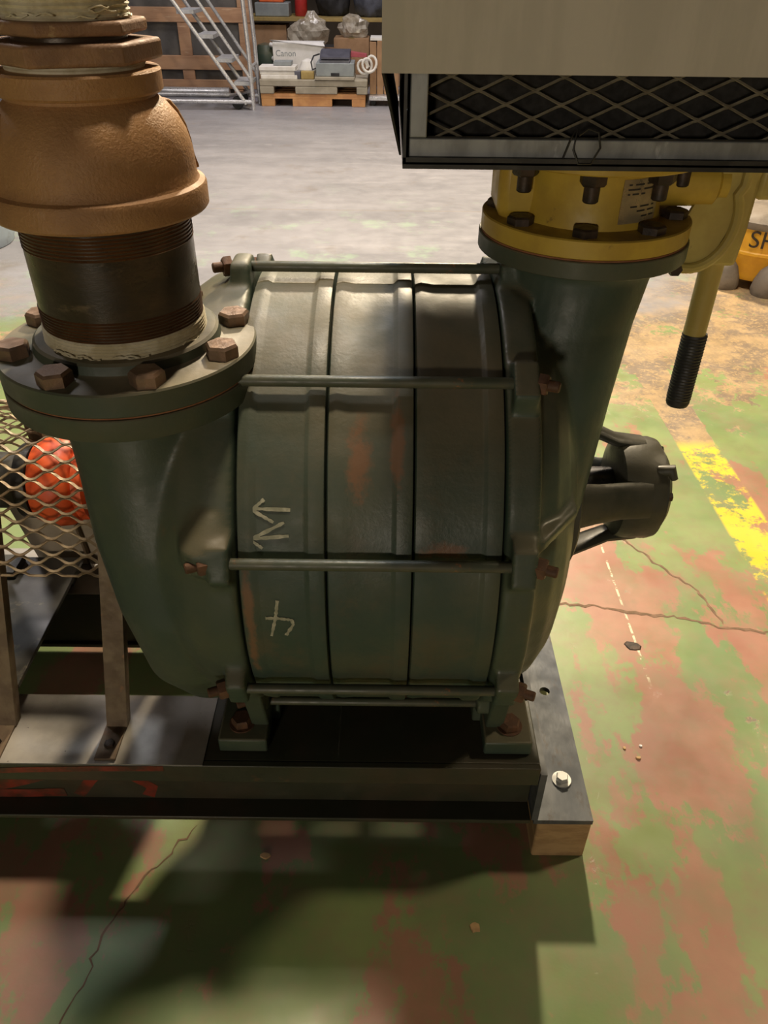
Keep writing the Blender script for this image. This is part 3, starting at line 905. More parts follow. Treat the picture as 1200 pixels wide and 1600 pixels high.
prof = [(0.070, 0.866), (0.0835, 0.866), (0.0840, 0.903), (0.0842, 0.960), (0.0838, 1.00), (0.070, 1.00)]
MB().lathe(prof, (LX, LY, 0), 'Z', 72).build('pipe_wall', 'pipe', PN)
MB().lathe([(0.07, 0.879)] + thread_prof(0.0846, 0.0850, 0.879, 0.902, 7, 0.0013) + [(0.07, 0.902)], (LX, LY, 0), 'Z', 72).build('lower_thread', 'thread', PN, angle=20)
MB().lathe([(0.07, 0.961)] + thread_prof(0.0850, 0.0846, 0.961, 0.999, 11, 0.0012) + [(0.07, 0.999)], (LX, LY, 0), 'Z', 72).build('upper_thread', 'thread', PN, angle=20)
m = MB().lathe([(0.07, 0.863)] + thread_prof(0.0868, 0.0858, 0.863, 0.880, 5, 0.0015) + [(0.07, 0.880)], (LX, LY, 0), 'Z', 72)
rnd = random.Random(3)
for k in range(7):
    a0 = R_(rnd.uniform(200, 330))
    m.tube([(LX + 0.0885 * math.cos(a0 + 0.05 * j), LY + 0.0885 * math.sin(a0 + 0.05 * j), 0.8655 + 0.001 * rnd.random() + 0.002 * math.sin(j)) for j in range(7)], 0.0009, 5)
m.build('thread_tape', 'tape', PN, angle=20)

RC = thing('reducing_coupling', 'rusty bell-shaped cast iron reducer above the dark pipe', 'pipe fitting', (LX, LY, 0.9915))
m = MB().lathe([(0.084, 0.9915), (0.1030, 0.9915), (0.1050, 0.994), (0.1050, 1.0125), (0.1035, 1.0155), (0.0985, 1.0175), (0.0965, 1.021), (0.0962, 1.031), (0.0950, 1.046), (0.0915, 1.060),
                (0.085, 1.073), (0.0765, 1.0835), (0.0700, 1.0890), (0.0680, 1.0910), (0.0680, 1.0935), (0.0735, 1.0945), (0.0752, 1.0965), (0.0752, 1.1120), (0.0735, 1.1140), (0.060, 1.1145), (0.060, 1.106)], (LX, LY, 0), 'Z', 80)
m.build('bell_body', 'castrust', RC, angle=30)
for a in (R_(38), R_(218)):
    prof3 = [(0.1045, 1.017), (0.1005, 1.031), (0.0990, 1.045), (0.0955, 1.059), (0.089, 1.073), (0.081, 1.083)]
    secs = []
    for (r, z) in prof3:
        c = Vector((LX + (r - 0.004) * math.cos(a), LY + (r - 0.004) * math.sin(a), z))
        rad = Vector((math.cos(a), math.sin(a), 0)) * 0.006
        tan = Vector((-math.sin(a), math.cos(a), 0)) * 0.009
        secs.append([c + rad + tan, c + rad - tan, c - rad - tan, c - rad + tan])
    MB().loft(secs).build('cast_rib', 'castrust', RC, bevel=0.002)


def hexring(name, label, z0, z1, r, rot, mat, cat):
    t = thing(name, label, cat, (LX, LY, z0))
    secs = []
    for (q, z) in ((r * 0.97, z0), (r, z0 + 0.002), (r, z1 - 0.002), (r * 0.97, z1)):
        secs.append([Vector((LX + q * math.cos(rot + k * PI / 3), LY + q * math.sin(rot + k * PI / 3), z)) for k in range(6)])
    MB().loft(secs).build('hex_collar', mat, t, bevel=0.0012)
    return t


t = hexring('hex_bushing', 'rusty hexagon bushing screwed into the reducer with pale tape', 1.1195, 1.1365, 0.0790, R_(20), 'hexrust', 'pipe fitting')
MB().lathe([(0.04, 1.107)] + thread_prof(0.0590, 0.0640, 1.107, 1.1193, 4, 0.0012) + [(0.04, 1.1193)], (LX, LY, 0), 'Z', 56).build('taped_thread', 'tape', t, angle=20)
t = hexring('hex_nipple', 'upper rusty hexagon fitting below the frayed tape', 1.1410, 1.1520, 0.0700, R_(27), 'hexrust', 'pipe fitting')
MB().lathe([(0.05, 1.1367), (0.05, 1.1408)], (LX, LY, 0), 'Z', 48).build('neck', 'pipe', t)
UP = thing('taped_pipe', 'thin upper pipe with its thread wrapped in frayed tape', 'pipe', (LX, LY, 1.1522))
MB().lathe([(0.03, 1.1522)] + thread_prof(0.0560, 0.0545, 1.1522, 1.200, 11, 0.002) + [(0.03, 1.200)], (LX, LY, 0), 'Z', 56).build('thread_tape', 'tape', UP, angle=20)
MB().lathe([(0.050, 1.199), (0.050, 1.40)], (LX, LY, 0), 'Z', 48).build('pipe_wall', 'hexrust', UP)
m = MB()
for k in range(14):
    a = R_(rnd.uniform(180, 360))
    pts = []
    z = rnd.uniform(1.154, 1.178)
    for j in range(6):
        rr = 0.0570 + 0.0015 * math.sin(j * 1.3 + k)
        pts.append((LX + rr * math.cos(a + 0.09 * j), LY + rr * math.sin(a + 0.09 * j), z + 0.0012 * math.sin(j * 2 + k)))
    m.tube(pts, 0.0008, 5)
m.build('tape_strands', 'tape', UP)

# ================================================================== yellow valve
VV = thing('butterfly_valve', 'yellow flanged valve between the blower inlet and the hood', 'valve', (VX, VY, 0.9275))
MB().lathe([(0.06, 0.9272), (0.1238, 0.9272), (0.1238, 0.9290), (0.06, 0.9290)], (VX, VY, 0), 'Z', 64).build('gasket', 'gasket', VV)
VZ0, VZ1, VT0, VT1 = 0.9292, 0.9500, 1.0150, 1.0320
MB().lathe([(0.06, VZ0), (0.1233, VZ0), (0.1243, VZ0 + 0.001), (0.1243, VZ1 - 0.0015), (0.1228, VZ1), (0.06, VZ1)], (VX, VY, 0), 'Z', 72).build('lower_flange', 'yellow', VV)
MB().lathe([(0.06, VT0), (0.1228, VT0), (0.1243, VT0 + 0.0015), (0.1243, VT1), (0.06, VT1)], (VX, VY, 0), 'Z', 72).build('upper_flange', 'yellow', VV)
m = MB().lathe([(0.070, VZ1 - 0.003), (0.088, VZ1 - 0.003), (0.085, VZ1 + 0.006), (0.083, 0.975), (0.083, 0.995), (0.086, VT0 - 0.004), (0.090, VT0 + 0.003), (0.07, VT0 + 0.003)], (VX, VY, 0), 'Z', 64)
m.build('valve_body', 'yellow', VV)
m = MB().box(VX - 0.112, VX - 0.055, VY - 0.040, VY + 0.045, VZ1 - 0.002, VT0 + 0.002)
m.build('stem_boss', 'yellow', VV, bevel=0.012)
hx = MB().hexhead(0.0155, 0.0095)
vb_me = hx.mesh('flange_bolt', M['darkbolt'])
hn = MB().hexhead(0.0150, 0.013)
hn.lathe([(0.0085, 0.012), (0.0085, 0.029), (0.007, 0.0305), (0, 0.0305)], seg=16)
vn_me = hn.mesh('stud_nut', M['darkbolt'])
for k in range(8):
    a = R_(-90 - 57 + 45 * k)
    inst('flange_bolt', vb_me, VV, (VX + 0.1035 * math.cos(a), VY + 0.1035 * math.sin(a), VZ1 - 0.0002), (0, 0, 0.3 * k))
    inst('stud_nut', vn_me, VV, (VX + 0.1035 * math.cos(a), VY + 0.1035 * math.sin(a), VT0 + 0.0002), (PI, 0, 0.5 * k))
# identification plate curved on the body
m = MB()
vs, fs = [], []
for i in range(9):
    a = R_(-78 + 38 * i / 8)
    for r in (0.0842, 0.0852):
        for z in (0.957, 1.004):
            vs.append((VX + r * math.cos(a), VY + r * math.sin(a), z))
for i in range(8):
    o = 4 * i
    fs += [(o, o + 1, o + 5, o + 4), (o + 2, o + 6, o + 7, o + 3), (o, o + 4, o + 6, o + 2), (o + 1, o + 3, o + 7, o + 5)]
fs += [(0, 2, 3, 1), (32, 33, 35, 34)]
pl = m.add(vs, fs).build('identification_plate', 'plate', VV)
pl['label'] = 'small beige metal identification plate'
m = MB()
for (r0, a0, a1, z) in ((0.0855, -74, -52, 0.9985), (0.0855, -74, -46, 0.9935), (0.0855, -74, -58, 0.9885), (0.0855, -70, -45, 0.975), (0.0855, -66, -44, 0.970), (0.0855, -60, -43, 0.964)):
    nn = 8
    vs, fs = [], []
    for i in range(nn + 1):
        a = R_(a0 + (a1 - a0) * i / nn)
        for zz in (z - 0.0009, z + 0.0009):
            vs.append((VX + r0 * math.cos(a), VY + r0 * math.sin(a), zz))
    for i in range(nn):
        if (i * 7 + int(z * 1e4)) % 4:
            fs.append((2 * i, 2 * i + 2, 2 * i + 3, 2 * i + 1))
    m.add(vs, fs)
m.build('plate_print', 'ink', pl)
# stem neck, lever plate, lever
m = MB().lathe([(0.026, 0.300), (0.026, 0.385), (0.020, 0.390), (0.020, 0.40)], (0, VY, 0.984), 'X', 28)
m.build('stem_neck', 'yellow', VV)
LV = MB()
LVY = 0.985
LV.prism([(LVY - 0.024, 1.012), (LVY + 0.030, 1.012), (LVY + 0.030, 0.96), (LVY + 0.018, 0.884), (LVY - 0.016, 0.884), (LVY - 0.024, 0.93)], 'X', 0.402, 0.440)
LV.prism([(LVY - 0.020, 1.012), (LVY + 0.026, 1.012), (LVY + 0.026, 0.965), (LVY - 0.020, 0.965)], 'X', 0.440, 0.52)
lev = LV.build('lever_yoke', 'lever', VV, bevel=0.006)
# curved lip of the quadrant
pts = []
for k in range(13):
    a = R_(-95 + 10.5 * k)
    pts.append((0.373 + 0.046 * math.cos(a), LVY - 0.032, 0.945 + 0.058 * math.sin(a)))
pts = [(0.345, LVY - 0.03, 0.892)] + pts + [(0.418, LVY - 0.032, 0.985), (0.418, LVY - 0.032, 1.014)]
MB().tube(pts, 0.0065, 10).build('quadrant_lip', 'lever', VV)
m = MB().prism([(0.340, 0.885), (0.372, 0.885), (0.402, 0.905), (0.415, 0.94), (0.418, 1.012), (0.385, 1.012), (0.36, 0.95), (0.34, 0.91)], 'Y', LVY - 0.030, LVY - 0.024)
m.build('quadrant_plate', 'lever', VV)
inst('latch_screw', MB().hexhead(0.009, 0.02).mesh('latch_screw', M['darkbolt']), VV, (0.352, LVY - 0.035, 0.892), (PI / 2, 0, 0))
hd = MB().lathe([(0.0165, 0.889), (0.0165, 0.884), (0.0150, 0.880), (0.0150, 0.775)], (0.423, 1.0, 0), 'Z', 28).build('lever_handle', 'lever', VV)
m = MB()
prof = [(0.012, 0.783), (0.0163, 0.783)]
for k in range(22):
    z = 0.780 - k * 0.0045
    prof += [(0.0172, z), (0.0164, z - 0.002)]
prof += [(0.0165, 0.678), (0.0150, 0.674), (0.0, 0.673)]
m.lathe(prof, (0.4245, 1.0, 0), 'Z', 28)
m.build('hand_grip', 'rubber', hd, angle=15)['label'] = 'black ribbed rubber grip'


# ================================================================== expanded metal
def expanded(surface, u0, u1, v0, v1, pu, pv, wd, th, mat, name, parent, sub=6, tri=False):
    # strands waving along u, alternate rows in antiphase so that they meet in diamonds
    rows = int(round((v1 - v0) / pv))
    mb = MB()
    n = int(round((u1 - u0) / pu * sub))
    for r in range(rows + 1):
        vc = v0 + r * pv
        P = []
        for k in range(n + 1):
            u = u0 + (u1 - u0) * k / n
            ph = (u - u0) / pu * 2 * PI
            wv = math.cos(ph) * (1 if r % 2 else -1)
            wv = 1.12 * (2 / PI) * math.asin(max(-1, min(1, wv))) if tri else math.copysign(abs(wv) ** 0.75, wv)
            wv = max(-1, min(1, wv))
            v = vc + wv * pv * 0.46
            v = min(max(v, v0), v1)
            P.append(surface(u, v))
        vs, fs = [], []
        for i, (q, nn) in enumerate(P):
            d = (P[min(i + 1, n)][0] - P[max(i - 1, 0)][0]).normalized()
            s = nn.cross(d).normalized()
            tl = nn * 0.75 + s * 0.65
            tl.normalize()
            s2 = d.cross(tl).normalized()
            for a, bb in ((1, 1), (1, -1), (-1, -1), (-1, 1)):
                vs.append(q + s2 * wd * a + tl * th * bb)
        for i in range(n):
            for k in range(4):
                k2 = (k + 1) % 4
                fs.append((4 * i + k, 4 * i + k2, 4 * i + 4 + k2, 4 * i + 4 + k))
        mb.add(vs, fs)
    return mb.build(name, mat, parent, angle=60)


# ================================================================== intake hood
HD = thing('intake_hood', 'greige sheet metal intake hood with a wire mesh filter opening', 'intake hood', (VX, VY, 1.0325))
HX0, HX1, HY0, HY1 = -0.006, 0.478, 0.720, 1.220
BX0, BX1, BY0, BY1 = 0.020, 0.452, 0.800, 1.140
ZB = 1.0330
m = MB().box(HX0, HX1, HY0, HY0 + 0.003, 1.121, 1.44)
m.build('front_panel', 'hood', HD)
MB().box(HX0, HX1, HY1 - 0.003, HY1, 1.121, 1.44).build('rear_panel', 'hood', HD)
MB().box(HX0, HX1, HY0, HY1, 1.44, 1.444).build('roof_panel', 'hood', HD)
for s, x0 in ((0, HX0), (1, HX1 - 0.003)):
    # side cheek: straight above the hood lip, below it folding in to the filter box
    sg = 1 if s == 0 else -1
    xi = BX0 - 0.0095 if s == 0 else BX1 + 0.0095
    xo = HX0 if s == 0 else HX1
    MB().box(min(xo, xo + sg * 0.003), max(xo, xo + sg * 0.003), HY0 + 0.0035, HY1 - 0.0035, 1.121, 1.4395).build('side_panel', 'hood', HD)
    ck = [Vector((xo, HY0 + 0.0035, 1.1205)), Vector((xo, HY1 - 0.0035, 1.1205)), Vector((xi, BY1 + 0.005, ZB + 0.012)), Vector((xi, BY0 - 0.007, ZB + 0.012))]
    MB().loft([ck, [q + Vector((sg * 0.002, 0, 0)) for q in ck]]).build('side_cheek', 'darksteel', HD)
m = MB().box(BX0 - 0.006, BX1 + 0.006, BY0 - 0.008, BY1 + 0.008, ZB, ZB + 0.006)
m.box(BX0 - 0.006, BX0 - 0.003, BY0 - 0.008, BY1 + 0.008, ZB + 0.006, ZB + 0.11)
m.box(BX1 + 0.003, BX1 + 0.006, BY0 - 0.008, BY1 + 0.008, ZB + 0.006, ZB + 0.11)
m.box(BX0 - 0.006, BX1 + 0.006, BY0 - 0.008, BY0 - 0.005, ZB + 0.004, ZB + 0.010)
m.build('bottom_pan', 'darksteel', HD)
FF = MB()
FW = 0.0165
FF.box(BX0, BX1, BY0, BY0 + 0.012, ZB + 0.009, ZB + 0.009 + FW)
FF.box(BX0, BX0 + FW, BY0, BY0 + 0.012, ZB + 0.009 + FW + 0.0004, ZB + 0.16)
FF.box(BX1 - FW, BX1, BY0, BY0 + 0.012, ZB + 0.009 + FW + 0.0004, ZB + 0.16)
FF.build('filter_frame', 'galv', HD, bevel=0.0012)
expanded(lambda u, v: (Vector((u, BY0 + 0.014, v)), Vector((0, -1, 0))), BX0 + 0.012, BX1 - 0.012, ZB + 0.024, ZB + 0.16, 0.0525, 0.0116, 0.0011, 0.0006, 'meshsteel', 'expanded_mesh', HD, 12, True)
MB().box(BX0 + 0.004, BX1 - 0.004, BY0 + 0.045, BY1 - 0.01, ZB + 0.0065, ZB + 0.20).build('filter_media', 'filter', HD)
pts = [(0.166, BY0 - 0.002, ZB + 0.003), (0.173, BY0 - 0.004, ZB + 0.028), (0.178, BY0 - 0.003, ZB + 0.036), (0.176, BY0 - 0.006, ZB + 0.018), (0.182, BY0 - 0.008, ZB + 0.006),
       (0.194, BY0 - 0.008, ZB + 0.006), (0.201, BY0 - 0.007, ZB + 0.020), (0.198, BY0 - 0.005, ZB + 0.033), (0.188, BY0 - 0.004, ZB + 0.036), (0.180, BY0 - 0.004, ZB + 0.030)]
MB().tube(pts, 0.0011, 6).build('wire_tie', 'darksteel', HD)

# ================================================================== coupling guard
GD = thing('coupling_guard', 'brown expanded metal guard over the orange coupling', 'guard', (-0.53, AY, 0.2365))
LEG = [(0.757, 0.2365), (0.868, 0.650)]
GC, GR = (0.95, 0.603), 0.080


def guard_profile():
    pts = [Vector((0.823, 0.484))]
    pts.append(Vector((0.862, 0.606)))
    for k in range(1, 14):
        a = R_(172 - (172 - 8) * k / 14)
        pts.append(Vector((GC[0] + GR * math.cos(a), GC[1] + GR * math.sin(a))))
    pts += [Vector((1.038, 0.606)), Vector((1.077, 0.484))]
    return pts


GP = guard_profile()
GLEN = [0.0]
for a, b2 in zip(GP, GP[1:]):
    GLEN.append(GLEN[-1] + (b2 - a).length)


def guard_surface(u, v):
    v = min(max(v, 0), GLEN[-1] - 1e-5)
    i = 0
    while GLEN[i + 1] < v:
        i += 1
    a, b2 = GP[i], GP[i + 1]
    f = (v - GLEN[i]) / (GLEN[i + 1] - GLEN[i])
    q = a.lerp(b2, f)
    d = (b2 - a).normalized()
    nn = Vector((0, -d.y, d.x))
    x = u + (q.y - 0.455) * 0.06
    return Vector((x, q.x, q.y)), nn


expanded(guard_surface, -0.63, -0.398, 0.0, GLEN[-1], 0.0465, 0.0122, 0.0019, 0.0008, 'guardmesh', 'expanded_mesh', GD, 8)
leg_bolt = MB().hexhead(0.0080, 0.005).mesh('strap_bolt', M['darkbolt'])
for xb in (-0.405, -0.575):
    for s in (1, -1):
        def gy(y):
            return y if s > 0 else 2 * AY - y
        m = MB()
        P = [(gy(0.757), 0.2368), (gy(0.818), 0.462), (gy(0.858), 0.612)]
        secs = []
        for (y, z) in P:
            sh = (z - 0.2368) * 0.076
            ring = []
            for dx, dy in ((-0.0155, -0.003), (0.0155, -0.003), (0.0155, 0.016), (0.0115, 0.016), (0.0115, 0.0015), (-0.0155, 0.0015)):
                ring.append(Vector((xb + sh + dx, y + s * dy, z)))
            secs.append(ring)
        m.loft(secs)
        # foot turned out on to the deck
        fy0, fy1 = sorted((gy(0.697), gy(0.760)))
        m.box(xb - 0.0170, xb + 0.0140, fy0, fy1, 0.2364, 0.2400)
        lg = m.build('strap_leg', 'guardleg', GD)
        inst('strap_bolt', leg_bolt, lg, (xb - 0.001, gy(0.722), 0.2402), (0, 0, 0.4))

# solid beige sheet closing the rear lower side and widened to block lamp light
rp = [Vector((-0.66, 1.139, 0.240)), Vector((-0.308, 1.139, 0.240)), Vector((-0.326, 1.072, 0.480)), Vector((-0.66, 1.072, 0.480))]
MB().loft([rp, [q + Vector((0, 0.003, 0.0008)) for q in rp]]).build('rear_sheet', 'beige', GD)['label'] = 'beige sheet closing the rear of the guard'

# ================================================================== coupling, motor
CP = thing('shaft_coupling', 'bright orange rubber shaft coupling inside the mesh guard', 'coupling', (-0.472, AY, 0.49))
MB().lathe([(0.030, -0.512), (0.050, -0.512), (0.060, -0.507), (0.066, -0.495), (0.068, -0.480), (0.066, -0.464), (0.060, -0.452), (0.050, -0.446), (0.030, -0.446)], (0, AY, AZ), 'X', 44).build('rubber_element', 'orange', CP)
MB().lathe([(0.046, -0.4455), (0.058, -0.4455), (0.058, -0.432), (0.040, -0.428), (0.040, -0.405)], (0, AY, AZ), 'X', 36).build('driven_hub', 'orange', CP)
MB().lathe([(0.056, -0.530), (0.056, -0.513)], (0, AY, AZ), 'X', 36).build('clamp_ring', 'darksteel', CP)
MB().lathe([(0.042, -0.572), (0.042, -0.5305)], (0, AY, AZ), 'X', 36).build('driving_hub', 'motor', CP)

MT = thing('electric_motor', 'dark electric motor behind the mesh guard at the left edge', 'motor', (-0.85, AY, 0.286))
m = MB().lathe([(0.03, -0.640), (0.055, -0.640), (0.060, -0.645), (0.10, -0.652), (0.118, -0.662), (0.122, -0.680), (0.122, -1.05), (0.09, -1.08), (0.0, -1.08)], (0, AY, AZ - 0.0), 'X', 56)
m.build('motor_frame', 'motor', MT)
MB().lathe([(0.022, -0.645), (0.022, -0.573)], (0, AY, AZ), 'X', 24).build('motor_shaft', 'shaft', MT)
for s in (-1, 1):
    m = MB()
    y0 = AY + s * 0.09
    m.box(-0.98, -0.66, min(y0, y0 + s * 0.05), max(y0, y0 + s * 0.05), 0.2865, 0.302)
    m.box(-0.96, -0.68, min(y0 - s * 0.01, y0 + s * 0.012), max(y0 - s * 0.01, y0 + s * 0.012), 0.300, 0.50)
    m.build('motor_foot', 'motor', MT)
tb = MB().box(-0.92, -0.700, 0.72, 0.84, 0.535, 0.65)
tb.build('terminal_box', 'beige', MT, bevel=0.004)['label'] = 'beige terminal box'
MS = thing('motor_base', 'grey raised steel base slab under the motor', 'base', (-0.85, 0.95, 0.2365))
m = MB().box(-1.25, -0.560, 0.796, 1.104, 0.277, 0.2855)
m.build('top_plate', 'slab', MS, bevel=0.001)
for y0 in (0.800, 1.078):
    MB().box(-1.24, -0.580, y0, y0 + 0.02, 0.2368, 0.2768).build('riser', 'slab', MS)

# ================================================================== background: floor-standing things
DR = thing('plastic_bin', 'pale blue-grey bin standing at the left edge of the aisle', 'bin', (-2.17, 3.92, 0))
MB().lathe([(0.262, 0.0), (0.270, 0.004), (0.278, 0.03), (0.280, 0.05), (0.310, 0.66)], (-2.17, 3.92, 0), 'Z', 48).build('bin_body', 'drum', DR)
MB().lathe([(0.318, 0.661), (0.325, 0.667), (0.325, 0.69), (0.315, 0.70), (0.0, 0.715)], (-2.17, 3.92, 0), 'Z', 48).build('bin_lid', 'drum', DR)

TX, TY = 1.705, 3.53
TB = thing('yellow_tub', 'yellow-orange plastic tub vacuum on grey feet beyond the valve lever', 'tub', (TX, TY, 0))
MB().lathe([(0.17, 0.035), (0.195, 0.045), (0.205, 0.07), (0.212, 0.15), (0.216, 0.155), (0.216, 0.165), (0.212, 0.17), (0.214, 0.262)], (TX, TY, 0), 'Z', 56).build('tub_body', 'tub', TB)
MB().lathe([(0.222, 0.263), (0.226, 0.270), (0.226, 0.292), (0.205, 0.312), (0.15, 0.328), (0.0, 0.335)], (TX, TY, 0), 'Z', 56).build('tub_lid', 'lid', TB)
for a in (-150, -100, -40, 40, 150):
    q = Vector((TX + 0.215 * math.cos(R_(a)), TY + 0.215 * math.sin(R_(a)), 0))
    MB().lathe([(0.060, 0.0), (0.066, 0.02), (0.060, 0.06), (0.045, 0.10), (0.02, 0.125), (0, 0.13)], q, 'Z', 24).build('foot', 'lid', TB)
for a in (-152, -75):
    q = Vector((TX + 0.222 * math.cos(R_(a)), TY + 0.222 * math.sin(R_(a)), 0.225))
    MB().tube([q + Vector((0, 0, 0.045)), q + Vector((-0.012, -0.014, 0.03)), q + Vector((-0.012, -0.014, -0.02)), q + Vector((0, 0, -0.04))], 0.010, 10).build('clasp', 'lid', TB)
tm = text_mesh('SH', 0.10)
tm.materials.append(M['darkbolt'])
a = R_(-117)
q = Vector((TX + 0.2165 * math.cos(a), TY + 0.2165 * math.sin(a), 0.222))
inst('marker_writing', tm, TB, q, (PI / 2, 0, a + PI / 2))

# crate of boards with dark panels
CR = thing('wooden_crate', 'tall wooden crate side with dark panels behind the step ladder', 'crate', (-2.5, 9.05, 0))
MB().box(-3.9, -1.36, 9.03, 9.06, 0.05, 1.6).build('crate_panel', 'panel', CR)
for (z0, z1) in ((0.055, 0.135), (0.225, 0.350), (0.635, 0.760), (1.1, 1.22)):
    MB().box(-3.9, -1.36, 8.995, 9.029, z0, z1).build('rail_board', 'wood', CR, bevel=0.003)
for (x0, x1) in ((-3.4, -3.28), (-2.11, -1.99), (-1.50, -1.36)):
    for (z0, z1) in ((0.136, 0.224), (0.351, 0.634), (0.761, 1.099)):
        MB().box(x0, x1, 9.0, 9.028, z0, z1).build('upright_board', 'wood', CR, bevel=0.003)
for x in (-3.6, -2.6, -1.6):
    MB().box(x, x + 0.09, 9.0, 9.10, 0, 0.05).build('skid_foot', 'wood', CR)
MB().tube([(-3.6, 8.83, 0.06), (-1.62, 8.83, 0.06)], 0.045, 12).build('loose', 'alu')
lo = bpy.data.objects['loose']
lo.name = 'steel_pipe'
tag(lo, 'pale steel pipe lying on the floor along the crate foot', 'pipe')
lo.location.z = 0.0
# rolling step ladder
LD = thing('step_ladder', 'aluminium rolling warehouse step ladder before the wooden crate', 'ladder', (-1.75, 8.2, 0))
YA, YB = 8.05, 8.46     # near and far side frames


def lad(x, z):
    return x, z


slope = (0.848 - 0.075) / (-1.898 + 1.348)
for yy in (YA, YB):
    MB().tube([(-1.33, yy, 0.05), (-2.35, yy, 0.05 - slope * 0 + 1.02 * 1.405)], 0.017, 10).build('stringer', 'alu', LD)
    MB().tube([(-1.265, yy, 0.22), (-1.285, yy, 0.28), (-2.15, yy, 0.28 + 0.888 * 1.405)], 0.015, 10).build('hand_rail', 'alu', LD)
    MB().tube([(-2.6, yy, 0.07), (-1.265, yy, 0.07)], 0.018, 10).build('base_rail', 'alu', LD)
    MB().tube([(-1.265, yy, 0.0), (-1.272, yy, 0.5), (-1.29, yy, 0.9), (-1.295, yy, 1.5)], 0.019, 10).build('front_post', 'alu', LD)
    MB().tube([(-2.55, yy, 0.0), (-2.5, yy, 1.8)], 0.018, 10).build('rear_post', 'alu', LD)
for k in range(6):
    z = 0.22 + 0.185 * k
    x = -1.322 - (z - 0.22) / 1.225
    MB().box(x - 0.11, x + 0.045, YA + 0.017, YB - 0.017, z - 0.020, z + 0.012).build('tread', 'tread', LD, bevel=0.003)
MB().tube([(-1.27, YA, 0.35), (-1.27, YB, 0.35)], 0.013, 8).build('cross_tube', 'alu', LD)
MB().tube([(-1.27, YA, 0.16), (-1.56, YB, 0.06)], 0.012, 8).build('brace', 'alu', LD)
for (x, y) in ((-1.42, YA + 0.06), (-1.42, YB - 0.06), (-2.5, YA + 0.06)):
    MB().lathe([(0.03, -0.018), (0.052, -0.018), (0.055, -0.012), (0.055, 0.012), (0.052, 0.018), (0.03, 0.018)], (x, y, 0.0555), 'Y', 24).build('caster', 'rubber', LD)

# pallets
def pallet(name, label, x0, x1, y0, y1, z0, hgt, mat, moulded):
    t = thing(name, label, 'pallet', ((x0 + x1) / 2, (y0 + y1) / 2, z0))
    L = x1 - x0
    if moulded:
        d = MB().box(x0, x1, y0, y1, z0 + hgt * 0.52, z0 + hgt)
        d.build('deck', mat, t, bevel=0.008)
        for (a, b2) in ((0, 0.13), (0.33, 0.72), (0.90, 1.0)):
            for (c0, c1) in ((y0, y0 + 0.14), ((y0 + y1) / 2 - 0.07, (y0 + y1) / 2 + 0.07), (y1 - 0.14, y1)):
                MB().box(x0 + a * L, x0 + b2 * L, c0, c1, z0 + 0.0005, z0 + hgt * 0.52).build('foot_block', mat, t, bevel=0.006)
    else:
        n = 6
        for k in range(n):
            ya = y0 + (y1 - y0 - 0.10) * k / (n - 1)
            MB().box(x0, x1, ya, ya + 0.10, z0 + hgt - 0.020, z0 + hgt).build('deck_board', mat, t)
            if k in (0, 2, 5):
                MB().box(x0 + 0.0, x1 - 0.0, ya, ya + 0.10, z0, z0 + 0.014).build('base_board', mat, t) if False else None
        for (a, b2) in ((0, 0.13), (0.30, 0.68), (0.87, 1.0)):
            MB().box(x0 + a * L, x0 + b2 * L, y0, y1, z0, z0 + hgt * 0.62).build('bearer', mat, t, bevel=0.004)
        MB().box(x0, x1, y0, y0 + 0.03, z0 + hgt * 0.62, z0 + hgt - 0.021).build('stringer', mat, t)
        MB().box(x0, x1, y1 - 0.03, y1, z0 + hgt * 0.62, z0 + hgt - 0.021).build('stringer', mat, t)
    return t


pallet('wooden_pallet', 'orange-brown wooden pallet on the floor under the grey pallet', -1.225, -0.225, 8.30, 9.1, 0, 0.108, 'palletwood', False)
pallet('moulded_pallet', 'grey moulded pallet loaded with boxes on the wooden pallet', -1.230, -0.205, 8.285, 9.1, 0.1085, 0.120, 'palletgrey', True)
PZ = 0.229
# things on the pallet
CB = thing('carton', 'large white printed carton standing at the back of the pallet', 'box', (-0.875, 8.70, PZ))
cz = 0.50
MB().box(-1.135, -0.640, 8.69, 8.87, PZ, cz).build('carton_body', 'white', CB, bevel=0.004)
MB().add([(-1.135, 8.685, cz + 0.001), (-0.640, 8.685, cz + 0.001), (-0.625, 8.67, cz - 0.03), (-1.16, 8.67, cz + 0.02)], [(0, 1, 2, 3)]).build('flap', 'white', CB)
tm = text_mesh('Canon', 0.075)
tm.materials.append(M['printergrey'])
inst('carton_lettering', tm, CB, (-1.01, 8.6895, 0.405), (PI / 2, 0, 0))
rnd = random.Random(9)


def pile(x0, x1, y0, y1, z, hs, label_fn, mat, name, cat, group):
    for i, hh in enumerate(hs):
        dx, dy = rnd.uniform(-0.015, 0.015), rnd.uniform(-0.02, 0.02)
        o = MB().box(x0 + dx, x1 + dx, y0 + dy, y1 + dy, z, z + hh - 0.001).build(name, mat, bevel=0.003)
        tag(o, label_fn(i), cat, group)
        z += hh
    return z


